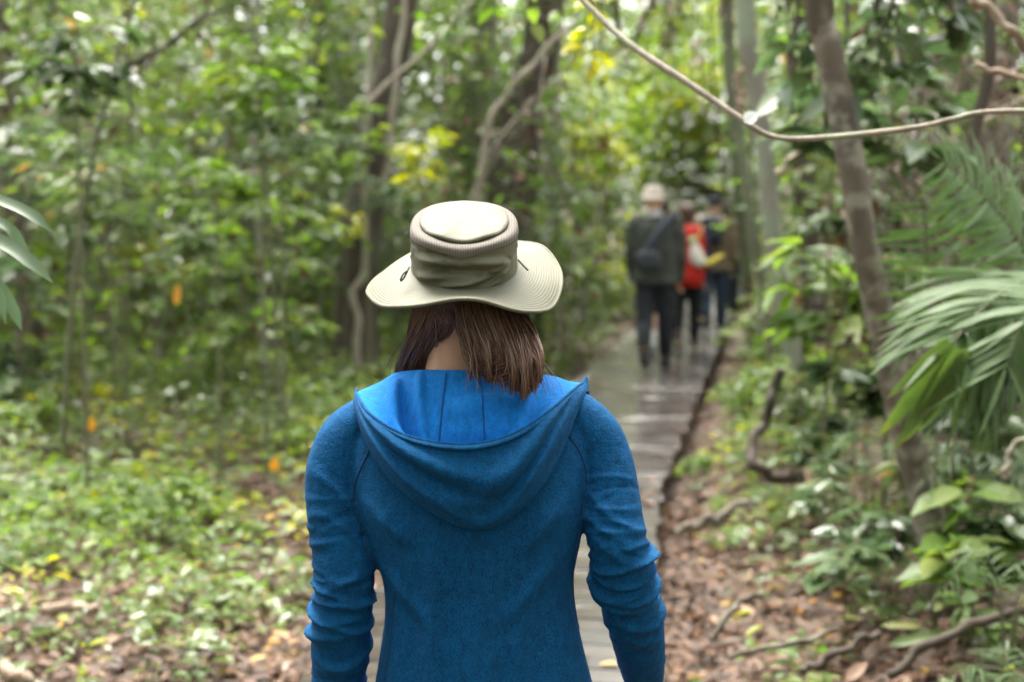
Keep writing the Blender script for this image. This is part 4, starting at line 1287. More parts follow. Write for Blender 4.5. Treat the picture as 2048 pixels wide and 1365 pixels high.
    for k in range(64):
        v = k / 63
        z = v * zlow
        r = 1.0 - .012 * np.sin(np.pi * v) + .02 * v ** 3
        f = (ridge(dth, np.full(NT, v), (-.75, .86), (-.05, .92), .10, .035) * -1 + ridge(dth, np.full(NT, v), (-.9, .62), (-.15, .80), .12, .06) + ridge(dth, np.full(NT, v), (.12, .80), (.85, .55), .12, .06)
             + ridge(dth, np.full(NT, v), (-.9, .12), (-.25, .36), .10, .05) - ridge(dth, np.full(NT, v), (-.6, .45), (.1, .55), .12, .06) + ridge(dth, np.full(NT, v), (.05, .22), (.75, .48), .10, .05)
             - ridge(dth, np.full(NT, v), (.1, .50), (.6, .28), .10, .055) + ridge(dth, np.full(NT, v), (.55, .08), (.9, .4), .07, .05) - ridge(dth, np.full(NT, v), (.35, .1), (.72, .22), .06, .05) + ridge(dth, np.full(NT, v), (-.3, .05), (.25, .20), .07, .03))
        f = f * 1.6
        rk = random.Random(23)
        for _ in range(22):
            a0, v0 = rk.uniform(-1.5, 1.5), rk.uniform(.08, .9)
            f = f + ridge(dth, np.full(NT, v), (a0, v0), (a0 + rk.uniform(-.35, .35), v0 + rk.uniform(-.3, .3)), rk.uniform(.035, .07), rk.choice((-1, 1)) * rk.uniform(.012, .028))
        wall.append(ring(1, 0) * 0 + np.stack([ring(1, 0)[:, 0] * (r + f), ring(1, 0)[:, 1] * (r + f), z], 1))
    lathe('crown', wall, M['hat'])
    bd = []
    for k in range(14):
        v = k / 13
        z = zlow + (ztop - zlow) * v + .004 * np.sin(np.pi * v)
        r = (1.012 - .010 * v - .185 * v ** 2.6)
        q = ring(1, 0); bd.append(np.stack([q[:, 0] * r, q[:, 1] * r, z], 1))
    lathe('mesh_band', bd, M['band'])
    tp_ = []
    for (r, dz) in ((.80, -.001), (.825, .0012), (.825, .0042), (.80, .0062), (.76, .0072), (.62, .0080), (.42, .0082), (.22, .0082), (.001, .0082)):
        q = ring(1, 0)
        tp_.append(np.stack([q[:, 0] * r, q[:, 1] * r, ztop + dz * (1 if r > .7 else 1) + (.0755 - ztop) * min(1, max(0, 1 - r / .868) * 1.6) + .0012 * np.sin(7 * th + 3) * (r > .6) * (r < .86)], 1))
    lathe('crown_top', tp_, M['hat'])
    NR = 40
    def brim_rows(dz0):
        rows = []
        for k in range(NR):
            v = k / (NR - 1)
            wv = .071 + .004 * np.cos(2 * th)
            c, s = np.cos(th), np.sin(th)
            inner = ring(1, 0)
            nrm = unit(np.stack([c / ax, s / ay, 0 * c], 1))
            q = inner + nrm * (wv * v)[:, None]
            z = -.010 * v - .012 * v * v                                               # the brim slopes a little
            lift = (.024 * np.exp(-(dth / .42) ** 2) - .004 * np.exp(-((np.abs(dth) - .95) / .4) ** 2) + .014 * np.exp(-((dth - 2.3) / .5) ** 2) - .013 * np.exp(-((dth - 1.0) / .4) ** 2) - .030 * np.exp(-((dth + 2.0) / .7) ** 2) + .010 * np.exp(-((np.abs(dth) - 0) / .8) ** 2)) * v ** 1.6
            q[:, 2] = z + lift + dz0 + .0014 * np.sin(9 * th + 2) * v ** 2
            rows.append(q)
        return rows
    up, dn = brim_rows(.0), brim_rows(-.0032)
    lathe('brim', up + dn[::-1], M['brim'], attr=np.concatenate([np.linspace(0, 1, NR), np.linspace(1, 0, NR)]))
    bindv = up[-1] * .5 + dn[-1] * .5
    bv = np.vstack([bindv, bindv[:1]])
    V2, F2 = tube(bv, [(.0028, .0032)] * len(bv), n=8, cap=False)
    mk('brim_edge', np_mesh('brim_edge', V2, F2), M['hat'], hat)
    sw = [ring(r, z) for r, z in ((1.0, -.002), (.99, -.012), (.965, -.024), (.93, -.027), (.92, -.01))]
    lathe('sweatband', sw, M['hatlining'])
    # loops of the chin cord on the crown and the cord below the brim
    inv = hat.matrix_basis.inverted()
    def cordm(name, pts, r):
        P = [inv @ (W(*p) - feet) for p in pts]
        V2, F2 = tube([tuple(p) for p in P], [r] * len(P), n=6, m=14)
        mk(name, np_mesh(name, V2, F2), M['cord'] if name == 'chin_cord' else M['hatlining'], hat)
    cordm('chin_cord', [(1033, 606, 2.395), (1027, 626, 2.40), (1018, 648, 2.42), (1005, 668, 2.46)], .0016)
    cordm('chin_cord', [(824, 608, 2.395), (830, 628, 2.40), (838, 646, 2.42), (850, 668, 2.46)], .0016)
    cordm('cord_loop', [(818, 535, 2.33), (808, 556, 2.315), (801, 562, 2.31), (806, 549, 2.315), (816, 541, 2.325)], .0016)
    cordm('cord_loop', [(1036, 520, 2.34), (1048, 533, 2.33), (1056, 541, 2.325)], .0016)
M['lining_seam'] = plain('lining_seam', (.004, .06, .22), .9, .1, 30)
woman()

# ------------------------------------------------------------------ palms, strap leaves, vines and fallen wood
def blade_mesh(name, n=9, width=.07, droop=.25, fold=.22, twist=0.0, tip=1.3, seed=0, frayed=0.0):
    """a unit-long palm leaflet along +Y, folded along its midrib and drooping"""
    rng = random.Random(seed)
    V, F = [], []
    for i in range(n):
        t = i / (n - 1)
        w = width * (math.sin(math.pi * min(1, .12 + .88 * t ** .8)) ** .7 if t < .999 else 0.02) * (1 + frayed * rng.uniform(-.3, .2))
        z = -droop * t ** 2.2
        y = t * (1 - .12 * droop * t)
        a = twist * t
        for s in (-1, 0, 1):
            dx, dz = s * w * math.cos(a), abs(s) * fold * w + s * w * math.sin(a)
            V.append((dx, y, z + dz))
    for i in range(n - 1):
        for j in range(2):
            a = i * 3 + j
            F.append((a, a + 1, a + 4, a + 3))
    return np_mesh(name, np.array(V), F, attrs={'rnd': [rng.uniform(.1, .6) + .35 * (v[1] > .85) for v in V]})
BLADES = [blade_mesh('leaflet', seed=k, width=.034 + .006 * k, droop=.12 + .10 * k, twist=.25 * (k - 1)) for k in range(4)]
WIDE = [blade_mesh('leaflet', seed=10 + k, width=.075 + .01 * k, droop=.05 + .06 * k, twist=.2 * (k - 1)) for k in range(3)]
for b_ in BLADES: b_.materials.append(M['palm'])
for b_ in WIDE: b_.materials.append(M['palm_old'])
BLADES_DARK = []
for b_ in BLADES:
    c_ = b_.copy(); c_.materials.clear(); c_.materials.append(M['leaf_dark']); BLADES_DARK.append(c_)

def orient(o, loc, ydir, up, scale):
    y = Vector(ydir).normalized(); x = y.cross(Vector(up)).normalized(); z = x.cross(y)
    m = Matrix((x, y, z)).transposed().to_4x4()
    o.matrix_local = Matrix.Translation(loc) @ m @ Matrix.Diagonal((scale, scale, scale, 1))

def frond(parent, base, pts, nl, lens, blades, rng, up=(0, 0, 1), start=.15, fwd=.55, droop=.25, r=.006, sides=(-1, 1), name='frond', jitter=.08, sag=0.0):
    """a feather frond: a rachis and its leaflets, each a piece of its own"""
    C = catmull([tuple(Vector(p) - base) for p in pts], 40)
    V, F = tube(C, np.linspace(r, r * .25, 40), n=6)
    fr = mk(name, np_mesh(name, V, F), M['stem'], parent)
    T = unit(np.gradient(C, axis=0))
    for i in range(nl):
        f = start + (1 - start) * (i + .5) / nl
        k = min(39, int(f * 39))
        t = Vector(T[k]); u = Vector(up)
        side = t.cross(u).normalized()
        ln = float(np.interp(f, [x for x, _ in lens], [y for _, y in lens]))
        for s in sides:
            d = t * fwd + side * s * (1 - .35 * f) + u * (-droop + .1) + Vector((rng.normal(0, jitter), rng.normal(0, jitter), rng.normal(0, jitter) - sag))
            lf = mk('leaflet', blades[int(rng.integers(len(blades)))], parent=fr)
            nrm = (u + side * s * .45).normalized()
            orient(lf, Vector(C[k]), d, nrm, ln * rng.uniform(.88, 1.1))
    if len(sides) == 2:
        lf = mk('leaflet', blades[0], parent=fr)
        orient(lf, Vector(C[-1]), T[-1], up, lens[-1][1] * .9)
    return fr

def palms():
    rng = np.random.default_rng(9)
    WP = lambda x, y, d: W(x, y, d * 1.2)
    base = gz(WP(2160, 1000, 3.9))
    p = thing('palm', 'young palm at the right edge with long drooping feather fronds', 'palm', base)
    frond(p, base, [base + Vector((0, 0, .25)), WP(2170, 640, 3.8), WP(2080, 560, 3.7), WP(1985, 600, 3.55), WP(1900, 680, 3.45)], 25, [(0, 0.312), (.5, 0.408), (.8, 0.360), (1, 0.264)], BLADES, rng, up=(.1, -.5, .85), start=.40, fwd=.75, droop=.22, sag=.12, r=.008)
    frond(p, base, [base + Vector((0, 0, .3)), WP(2140, 700, 3.9), WP(2060, 520, 3.9), WP(1975, 400, 3.85), WP(1880, 318, 3.8)], 28, [(0, 0.240), (.5, 0.288), (.8, 0.240), (1, 0.144)], BLADES, rng, up=(.35, -.75, .5), start=.42, fwd=.35, droop=.0, r=.007)
    frond(p, base, [base + Vector((0, 0, .2)), WP(2120, 800, 3.75), WP(2030, 690, 3.6), WP(1965, 715, 3.5), WP(1930, 800, 3.45)], 18, [(0, 0.240), (.6, 0.312), (1, 0.216)], BLADES, rng, up=(.1, -.6, .75), start=.45, fwd=.7, droop=.3, sag=.2)
    frond(p, base, [base + Vector((0, 0, .3)), WP(2200, 700, 3.7), WP(2120, 600, 3.5), WP(2050, 640, 3.4), WP(2010, 740, 3.35)], 16, [(0, 0.240), (.6, 0.312), (1, 0.240)], BLADES, rng, up=(.1, -.6, .75), start=.45, fwd=.6, droop=.3)
    # the broad old leaflets turning yellow at the tip of the lowest frond
    fr = mk('frond', None, parent=p)
    fr.name = 'old_frond'
    tag(fr, 'yellowing split leaf tip of the lowest frond')
    for (x0, y0, x1, y1, d) in ((1905, 690, 1762, 880, 3.42), (1915, 700, 1790, 905, 3.41), (1922, 700, 1822, 892, 3.40), (1935, 700, 1848, 870, 3.40), (1895, 680, 1775, 800, 3.43), (1945, 690, 1905, 860, 3.42)):
        a, b = WP(x0, y0, d), WP(x1, y1, d - .02)
        lf = mk('leaflet', WIDE[int(rng.integers(3))], parent=fr)
        orient(lf, a - base, b - a, (.25, -.9, .3), (b - a).length)
    q = WP(1905, 690, 3.45); V, F = tube([tuple(WP(1985, 600, 3.55) - base), tuple(WP(1930, 655, 3.47) - base), tuple(q - base)], [.006, .005, .003], n=6, m=10)
    mk('rachis', np_mesh('rachis', V, F), M['stem'], fr)
    # the palm behind, with ladder-like fronds
    base = gz(W(1880, 900, 5.0))
    p = thing('palm', 'palm with ladder-like upright frond right of the leaning trunk', 'palm', base)
    frond(p, base, [base + Vector((0, 0, .1)), W(1872, 760, 5.0), W(1858, 600, 4.95), W(1852, 480, 4.9), W(1848, 400, 4.85)], 15, [(0, .13), (.5, .19), (.8, .17), (1, .10)], BLADES, rng, up=(.1, -.95, .25), start=.38, fwd=.18, droop=.0, r=.006)
    frond(p, base, [base + Vector((0, 0, .1)), W(1920, 800, 5.1), W(1960, 620, 5.1), W(1975, 470, 5.1), W(1950, 360, 5.0)], 16, [(0, .15), (.5, .22), (.8, .2), (1, .12)], BLADES, rng, up=(-.1, -.9, .35), start=.4, fwd=.3, droop=.05, r=.006)
    # low dark palmlets
    for k, (x, y, d, s, lab) in enumerate(((1760, 905, 5.9, .30, 'low palmlet with feather leaves at the foot of the leaning trunk'), (1990, 930, 5.2, .34, 'low palmlet in the shade below the long palm fronds'),
                                           (2020, 1150, 4.3, .26, 'low fern-like palmlet at the lower right edge'), (2030, 1345, 3.9, .24, 'broad fern-like palmlet in the lower right corner'),
                                           (240, 355, 9.2, .55, 'pale feathery palmlet in the left undergrowth'), (1680, 560, 7.4, .42, 'feathery palmlet left of the leaning trunk'))):
        c = W(x, y, d)
        b0 = gz(c)
        p = thing('palmlet', lab, 'palm', b0, None)
        nf = 5
        for i in range(nf):
            a = -2.6 + 4.4 * i / (nf - 1) + rng.normal(0, .2)
            dv = Vector((math.cos(a), math.sin(a) * .7, 0))
            h = max(.12, c.z - b0.z)
            frond(p, b0, [b0 + Vector((0, 0, .02)), b0 + dv * s * .15 + Vector((0, 0, h * .8)), b0 + dv * s * .6 + Vector((0, 0, h * 1.1)), b0 + dv * s * 1.1 + Vector((0, 0, h * .95))], 11, [(0, s * .35), (.5, s * .5), (1, s * .25)], BLADES_DARK if k in (1,) else BLADES, rng, start=.35, fwd=.5, droop=.2, r=.004)
palms()

def strap_plant():
    base = gz(Vector((-1.32, 2.95, 0)))
    p = thing('strap_leaf_plant', 'plant with long pale strap leaves poking in at the left edge', 'plant', base)
    for k, (pts, w) in enumerate((([(-170, 400, 2.9), (-60, 385, 2.88), (20, 410, 2.86), (70, 436, 2.85), (107, 467, 2.85)], .0125), ([(-170, 430, 2.95), (-60, 425, 2.92), (15, 455, 2.9), (45, 500, 2.9), (62, 530, 2.9)], .011),
                                  ([(-170, 470, 2.9), (-60, 462, 2.86), (10, 490, 2.84), (60, 525, 2.82), (107, 567, 2.82)], .015), ([(-150, 520, 3.0), (-50, 530, 2.97), (0, 575, 2.95), (28, 625, 2.95), (44, 662, 2.95)], .012),
                                  ([(-160, 420, 2.95), (-80, 500, 2.92), (-20, 560, 2.92), (0, 600, 2.92), (12, 650, 2.92)], .012))):
        P = [base + Vector((0, 0, .02)), base + Vector((-.02 + .01 * k, .02 * k, .7))] + [W(*q) for q in pts]
        C = catmull([tuple(q - base) for q in P], 40)
        T = unit(np.gradient(C, axis=0))
        up = np.array([.15, -.75, .65])
        S = unit(np.cross(T, up)); N = np.cross(S, T)
        t = np.linspace(0, 1, 40)
        ww = w * np.minimum(1, (1 - t) * 6 + .03) * (.6 + .4 * np.minimum(1, t * 3))
        V = np.stack([C - S * ww[:, None] + N * ww[:, None] * .35, C, C + S * ww[:, None] + N * ww[:, None] * .35], 1).reshape(-1, 3)
        i = (np.arange(39)[:, None] * 3 + np.arange(2)[None]).ravel()
        me = np_mesh('strap_leaf', V, np.stack([i, i + 1, i + 4, i + 3], 1), attrs={'rnd': np.repeat(.35 + .1 * (k % 3), len(V))})
        mk('strap_leaf', me, M['strap'], p)
strap_plant()

def wire(name, label, cat, pts, r, mat, n=8, m=80, wob=.12, seed=0, twigs=0):
    P = [W(*q[:3]) for q in pts]
    base = Vector(P[0])
    C = catmull([tuple(q - base) for q in P], m)
    rng = np.random.default_rng(seed)
    C += np.stack([catmull(rng.normal(0, r * .4, (10, 1)), m)[:, 0] for _ in range(3)], 1)
    R = r * (1 + .5 * wob * catmull(rng.normal(0, 1, (16, 1)), m)[:, 0]) * np.linspace(1.08, .92, m)
    V, F = tube(C, np.maximum(R, r * .4), n=n)
    pieces = [(V, F)]
    for k in range(twigs):
        i = int(rng.uniform(.1, .95) * (m - 1))
        d = unit(rng.normal(0, 1, 3) + np.array([0, 0, .3]))
        L = rng.uniform(.08, .25)
        pieces.append(tube([C[i], C[i] + d * L * .5 + rng.normal(0, .02, 3), C[i] + d * L], [r * .5, r * .35, r * .15], n=5, m=7))
    V, F = join(pieces)
    return tag(mk(name, np_mesh(name, V, F), M[mat], loc=base), label, cat)

wire('liana', 'grey-tan liana swinging across the upper right of the view', 'vine', [(1060, -90, 3.7), (1165, 2, 3.65), (1260, 92, 3.55), (1395, 183, 3.45), (1480, 238, 3.4), (1530, 264, 3.4), (1600, 272, 3.38), (1720, 266, 3.35), (1840, 254, 3.3), (1905, 238, 3.3), (1960, 226, 3.28), (2060, 224, 3.25), (2160, 235, 3.2)], .0072, 'vine', m=160, wob=.16, seed=1)
wire('liana', 'pale kinked vine climbing the front of the thick dark trunk', 'vine', [(716, 765, 12.7), (714, 690, 12.75), (718, 640, 12.75), (712, 590, 12.75), (724, 540, 12.75), (727, 440, 12.75), (728, 330, 12.8), (734, 220, 12.8), (742, 60, 12.9), (745, -60, 12.9)], .034, 'vine', m=90, seed=2)
wire('liana', 'pale straight vine on the right side of the thick dark trunk', 'vine', [(772, 420, 12.7), (776, 340, 12.7), (784, 250, 12.7), (796, 150, 12.7), (808, 40, 12.8), (816, -70, 12.8)], .03, 'vine', seed=3)
wire('liana', 'pale vine slanting up in front of the broad dark trunk', 'vine', [(952, 480, 11), (955, 380, 11), (962, 320, 11), (985, 240, 11), (1010, 190, 11), (1050, 145, 11), (1090, 105, 11), (1150, 40, 11)], .024, 'vine', seed=4, twigs=3)
wire('liana', 'thin diagonal vine above the left of the hat', 'vine', [(740, 205, 9.5), (790, 155, 9.5), (850, 100, 9.5), (890, 60, 9.5), (925, 25, 9.4), (980, -50, 9.4)], .014, 'vine', seed=5)
wire('liana', 'thin slack twig stretched across the upper left', 'twig', [(215, 165, 8), (280, 145, 8), (350, 70, 8), (400, 40, 8), (450, 20, 8)], .008, 'bark_dark', seed=6, twigs=4)
wire('fallen_branch', 'dark fallen branch slanting through the upper left leaves', 'branch', [(140, 185, 9), (215, 155, 9), (300, 112, 9), (350, 75, 9.1), (420, 30, 9.2)], .022, 'bark_dark', seed=7, twigs=6)
wire('dead_branch', 'broken tan branch stub sticking in at the right edge', 'branch', [(1955, 130, 4.6), (1985, 140, 4.6), (2030, 152, 4.6), (2080, 168, 4.6), (2160, 200, 4.6)], .011, 'deadwood', seed=8)
wire('dead_branch', 'thick dead branch crossing the top right corner', 'branch', [(1930, -40, 4.8), (1960, 5, 4.8), (2000, 42, 4.8), (2045, 85, 4.8), (2120, 150, 4.8)], .016, 'deadwood', seed=9)
wire('liana', 'black curved stem hanging behind the palm fronds', 'vine', [(1985, -30, 5.4), (1980, 150, 5.4), (1950, 260, 5.4), (1952, 330, 5.4), (1975, 400, 5.4), (2010, 455, 5.4), (2060, 510, 5.4)], .022, 'bark_dark', seed=10)
wire('dead_branch', 'tan dead stick leaning between the two right trunks', 'branch', [(1555, 345, 7.5), (1580, 320, 7.5), (1610, 290, 7.5), (1660, 235, 7.5)], .022, 'deadwood', seed=11)
wire('dead_branch', 'short upright tan stub on the slim pale trunk', 'branch', [(1478, 230, 9.2), (1480, 180, 9.2), (1482, 138, 9.2)], .026, 'deadwood', seed=12)
wire('root', 'dark arching root on the bank beside the boardwalk', 'root', [(1600, 960, 7.0), (1540, 955, 7.0), (1505, 935, 7.0), (1502, 890, 7.1), (1522, 845, 7.2), (1545, 790, 7.2), (1560, 740, 7.2)], .028, 'bark_dark', seed=13)
wire('root', 'brown root slanting down in the lower right corner', 'root', [(1780, 1360, 4.4), (1830, 1318, 4.4), (1900, 1272, 4.4), (1960, 1240, 4.45), (2060, 1215, 4.5)], .016, 'bark_dark', seed=14)
wire('fallen_branch', 'pale curved stick lying on the right bank litter', 'branch', [(1425, 1275, 4.75), (1450, 1240, 4.8), (1480, 1205, 4.9), (1520, 1185, 4.95)], .012, 'bark_brown', seed=15)
wire('fallen_branch', 'thin grey stick lying in the lower right litter', 'branch', [(1460, 1312, 4.6), (1520, 1298, 4.62), (1600, 1285, 4.65), (1680, 1255, 4.7)], .010, 'bark_brown', seed=16)
wire('fallen_branch', 'dark slanting stick in the lower right litter', 'branch', [(1600, 1345, 4.5), (1680, 1305, 4.5), (1760, 1260, 4.6)], .014, 'bark_dark', seed=17)
wire('fallen_branch', 'bleached wood piece lying in the lower left litter', 'branch', [(88, 1222, 4.95), (130, 1216, 4.95), (182, 1219, 4.95)], .02, 'deadwood', seed=18)
wire('fallen_branch', 'pale log end at the bottom left corner', 'branch', [(-60, 1325, 4.5), (10, 1338, 4.5), (55, 1352, 4.5)], .028, 'deadwood', seed=19)
wire('fallen_branch', 'pale bowed strip lying on the bank beside the near boardwalk edge', 'branch', [(1355, 1062, 6.3), (1400, 1048, 6.3), (1445, 1030, 6.3), (1490, 1000, 6.4)], .022, 'bark_brown', seed=20)
wire('liana', 'thin slanting vine beside the fork of the right edge plants', 'vine', [(2010, 960, 4.6), (2012, 930, 4.6), (2030, 895, 4.6), (2060, 870, 4.6)], .009, 'vine', seed=21)
for k, pts in enumerate(([(1490, -20, 12), (1500, 200, 12), (1508, 380, 12), (1530, 560, 12), (1545, 700, 12)], [(1420, -20, 15), (1425, 140, 15), (1440, 300, 15), (1462, 460, 15)], [(1690, -30, 7), (1700, 120, 7), (1730, 240, 7), (1745, 330, 7.1)],
                         [(1845, -30, 7.2), (1840, 200, 7.2), (1830, 360, 7.2), (1815, 520, 7.2)], [(1905, -30, 8), (1915, 160, 8), (1890, 300, 8), (1880, 420, 8)], [(1720, 290, 6.8), (1760, 330, 6.8), (1830, 370, 6.8), (1900, 395, 6.8)],
                         [(1870, 430, 6.4), (1900, 330, 6.4), (1960, 250, 6.4), (2060, 190, 6.4)], [(250, -20, 11), (256, 140, 11), (262, 300, 11), (250, 450, 11)], [(640, -20, 12), (632, 150, 12), (622, 300, 12), (620, 460, 12)])):
    wire('liana', ['thin hanging vine behind the slim pale trunk', 'thin vine hanging above the brown coat walker', 'thin vine hanging in front of the leaning trunk', 'straight brown vine right of the leaning trunk', 'brown vine left of the black curved stem',
                   'brown slanting vine crossing below the grey-tan liana', 'brown vine rising to the upper right edge', 'thin dark vine hanging in the far left', 'thin dark vine hanging left of the thick dark trunk'][k],
         'vine', pts, [.016, .014, .01, .012, .014, .009, .010, .014, .014][k], ['bark_green', 'bark_dark', 'bark_dark', 'bark_brown', 'deadwood', 'bark_brown', 'deadwood', 'bark_dark', 'bark_dark'][k], seed=30 + k, twigs=5)

def loose_leaves():
    """single leaves that stand out"""
    def one(name, label, px, py, d, ln, wid, dirv, up, mat, r=.5, z=None):
        lv = Leaves(); lv.add(np.zeros((1, 3)), np.array(dirv, float), np.array(up, float), ln, wid, r)
        o = mk(name, lv.mesh(name, 1), M[mat])
        o.location = W(px, py, d) if z is None else z
        return tag(o, label, 'leaf')
    M['white_leaf'] = leaf_mat('white_leaf', [(0, (.62, .63, .58)), (1, (.75, .75, .72))], rough=.5, trans=.2)
    M['orange_leaf'] = leaf_mat('orange_leaf', [(0, (.55, .22, .03)), (1, (.70, .33, .05))], rough=.5, trans=.3)
    one('white_leaf', 'white curled leaf hanging on the grey-tan liana', 1488, 246, 3.38, .042, .036, (.7, -.2, .55), (-.3, -.9, .3), 'white_leaf')
    one('orange_leaf', 'orange leaf standing below the blue green young plant', 352, 612, 8.6, .14, .05, (.1, 0, 1), (0, -1, .1), 'orange_leaf')
    one('orange_leaf', 'round orange leaf among the herbs at left', 180, 862, 8.2, .09, .07, (.2, -.3, .9), (0, -.9, .3), 'orange_leaf')
    one('orange_leaf', 'orange yellow leaf on the herbs left of the blue shoulder', 548, 944, 7.6, .09, .06, (.1, -.2, .9), (0, -.9, .3), 'orange_leaf', .9)
    one('fallen_leaf', 'long yellowing leaf curled in the lower right litter', 1760, 1252, 4.75, .15, .035, (1, -.2, .12), (0, -.6, .8), 'palm_old', .8)
    one('fallen_leaf', 'curved yellow green leaf beside the brown root', 1775, 1292, 4.6, .16, .04, (.9, -.2, .35), (-.2, -.7, .7), 'palm_old', .5)
    one('fallen_leaf', 'large tan leaf lying near the lower right root', 1690, 1362, 4.35, .10, .045, (.7, .2, .55), (-.3, -.7, .6), 'litter', .88)
    rng = np.random.default_rng(8)
    spots = [(1285, 985, .8), (1300, 958, .85), (1262, 962, .9), (1310, 1010, .75), (1240, 1330, .97), (1290, 1000, .6), (1200, 790, .7), (1215, 770, .85)]
    words = ['tan leaf lying on the near boardwalk edge beside the blue sleeve', 'pale leaf on the boardwalk just above the tan one', 'pale pink leaf lying flat on the boardwalk by the sleeve', 'brown leaf at the boardwalk edge under the right shoulder',
             'yellow leaf on the boards between arm and torso', 'dark brown leaf among the pale ones on the boardwalk', 'brown leaf on the far boards left of the walkers', 'small tan leaf on the far boards left edge']
    for (px, py, r), lab in zip(spots, words):
        p0 = W(px, py, 8); o = Vector((0, 0, CAM_Z)); dv = p0 - o
        q = o + dv * ((.008 - CAM_Z) / dv.z)
        L = .09 * rng.uniform(.8, 1.4)
        a = rng.uniform(0, 6.28)
        one('fallen_leaf', lab, 0, 0, 0, L, L * .5, (math.cos(a), math.sin(a), .08), (.1, -.1, 1), 'litter', r, z=q)
loose_leaves()

def hanging_sprays():
    """leafy twigs that hang into the top of the view"""
    def spray(label, px, py, d, w_px, n, ln, mat, seed, drop=.5):
        rng = np.random.default_rng(seed)
        c = W(px, py, d); s = w_px / FPX * d
        base = c + Vector((0, 0, drop * s + .2))
        t = thing('leafy_bough', label, 'bough', base)
        pieces, lv = [], Leaves()
        for b in range(max(3, n // 9)):
            e = np.array([rng.uniform(-1, 1) * s, rng.uniform(-1, 1) * s * .7, -drop * s - .2 + rng.uniform(-.7, .5) * s])
            mid = e * .45 + np.array([0, 0, .15 * s])
            top = np.array([0, 0, .5])
            pieces.append(tube([top, mid, e], [.012, .006, .002], n=5, m=9))
            m = max(3, int(n / max(3, n // 9)))
            tt = rng.uniform(.35, 1.05, m)[:, None]
            B = (1 - tt) ** 2 * top + 2 * tt * (1 - tt) * mid + tt ** 2 * e
            L = ln * rng.uniform(.7, 1.3, m)
            lv.add(B, rand_dirs(m, -.8, .1, rng), unit(np.stack([rng.normal(0, .4, m), rng.normal(0, .4, m), np.ones(m)], 1)), L, L * .5, rng.uniform(0, 1, m))
        V, F = join(pieces)
        mk('twigs', np_mesh('twigs', V, F), M['bark_brown'], t)
        mk('foliage', lv.mesh('foliage', 1), M[mat], t)
    spray('yellow green leafy bough hanging at the top beside the liana', 1185, 85, 6.0, 75, 34, .10, 'leaf_yellow', 1)
    spray('dark green leaves hanging below the yellow green bough', 1215, 130, 6.2, 55, 22, .10, 'leaf_mid', 2)
    spray('bright leaves hanging at the top edge above the hat', 930, 8, 6.5, 110, 40, .11, 'leaf_bright', 3)
    spray('green leaves hanging at the top edge left of the liana', 1060, 15, 6.5, 70, 24, .10, 'leaf_bright', 4)
    spray('pale leaves hanging above the slim pale trunk', 1560, 100, 6.0, 80, 26, .12, 'leaf_pale', 5)
    spray('dark bough hanging across the top right behind the liana', 1860, 60, 5.6, 170, 80, .15, 'leaf_dark', 6)
    spray('pale green bough hanging in the top right corner', 1750, 10, 6.0, 120, 50, .14, 'leaf_pale', 7)
    spray('yellow leaves hanging far left at the top', 290, 60, 9.0, 60, 22, .09, 'leaf_yellow', 8)
    spray('dull green bough hanging across the top left corner', 60, 60, 7.5, 120, 70, .12, 'leaf_mid', 9)
    spray('large pale leaves between the slim pale and leaning trunks', 1600, 215, 5.9, 70, 22, .17, 'leaf_pale', 10)
    spray('large green leaves beside the leaning trunk above the liana', 1770, 200, 5.8, 90, 30, .18, 'leaf_pale', 11)
    spray('fine twigs and leaves hanging over the walkers', 1330, 130, 14, 150, 220, .09, 'leaf_mid', 12)
    spray('brownish leaf tangle hanging over the path at the top', 1400, 60, 10, 130, 160, .08, 'litter', 13)
hanging_sprays()

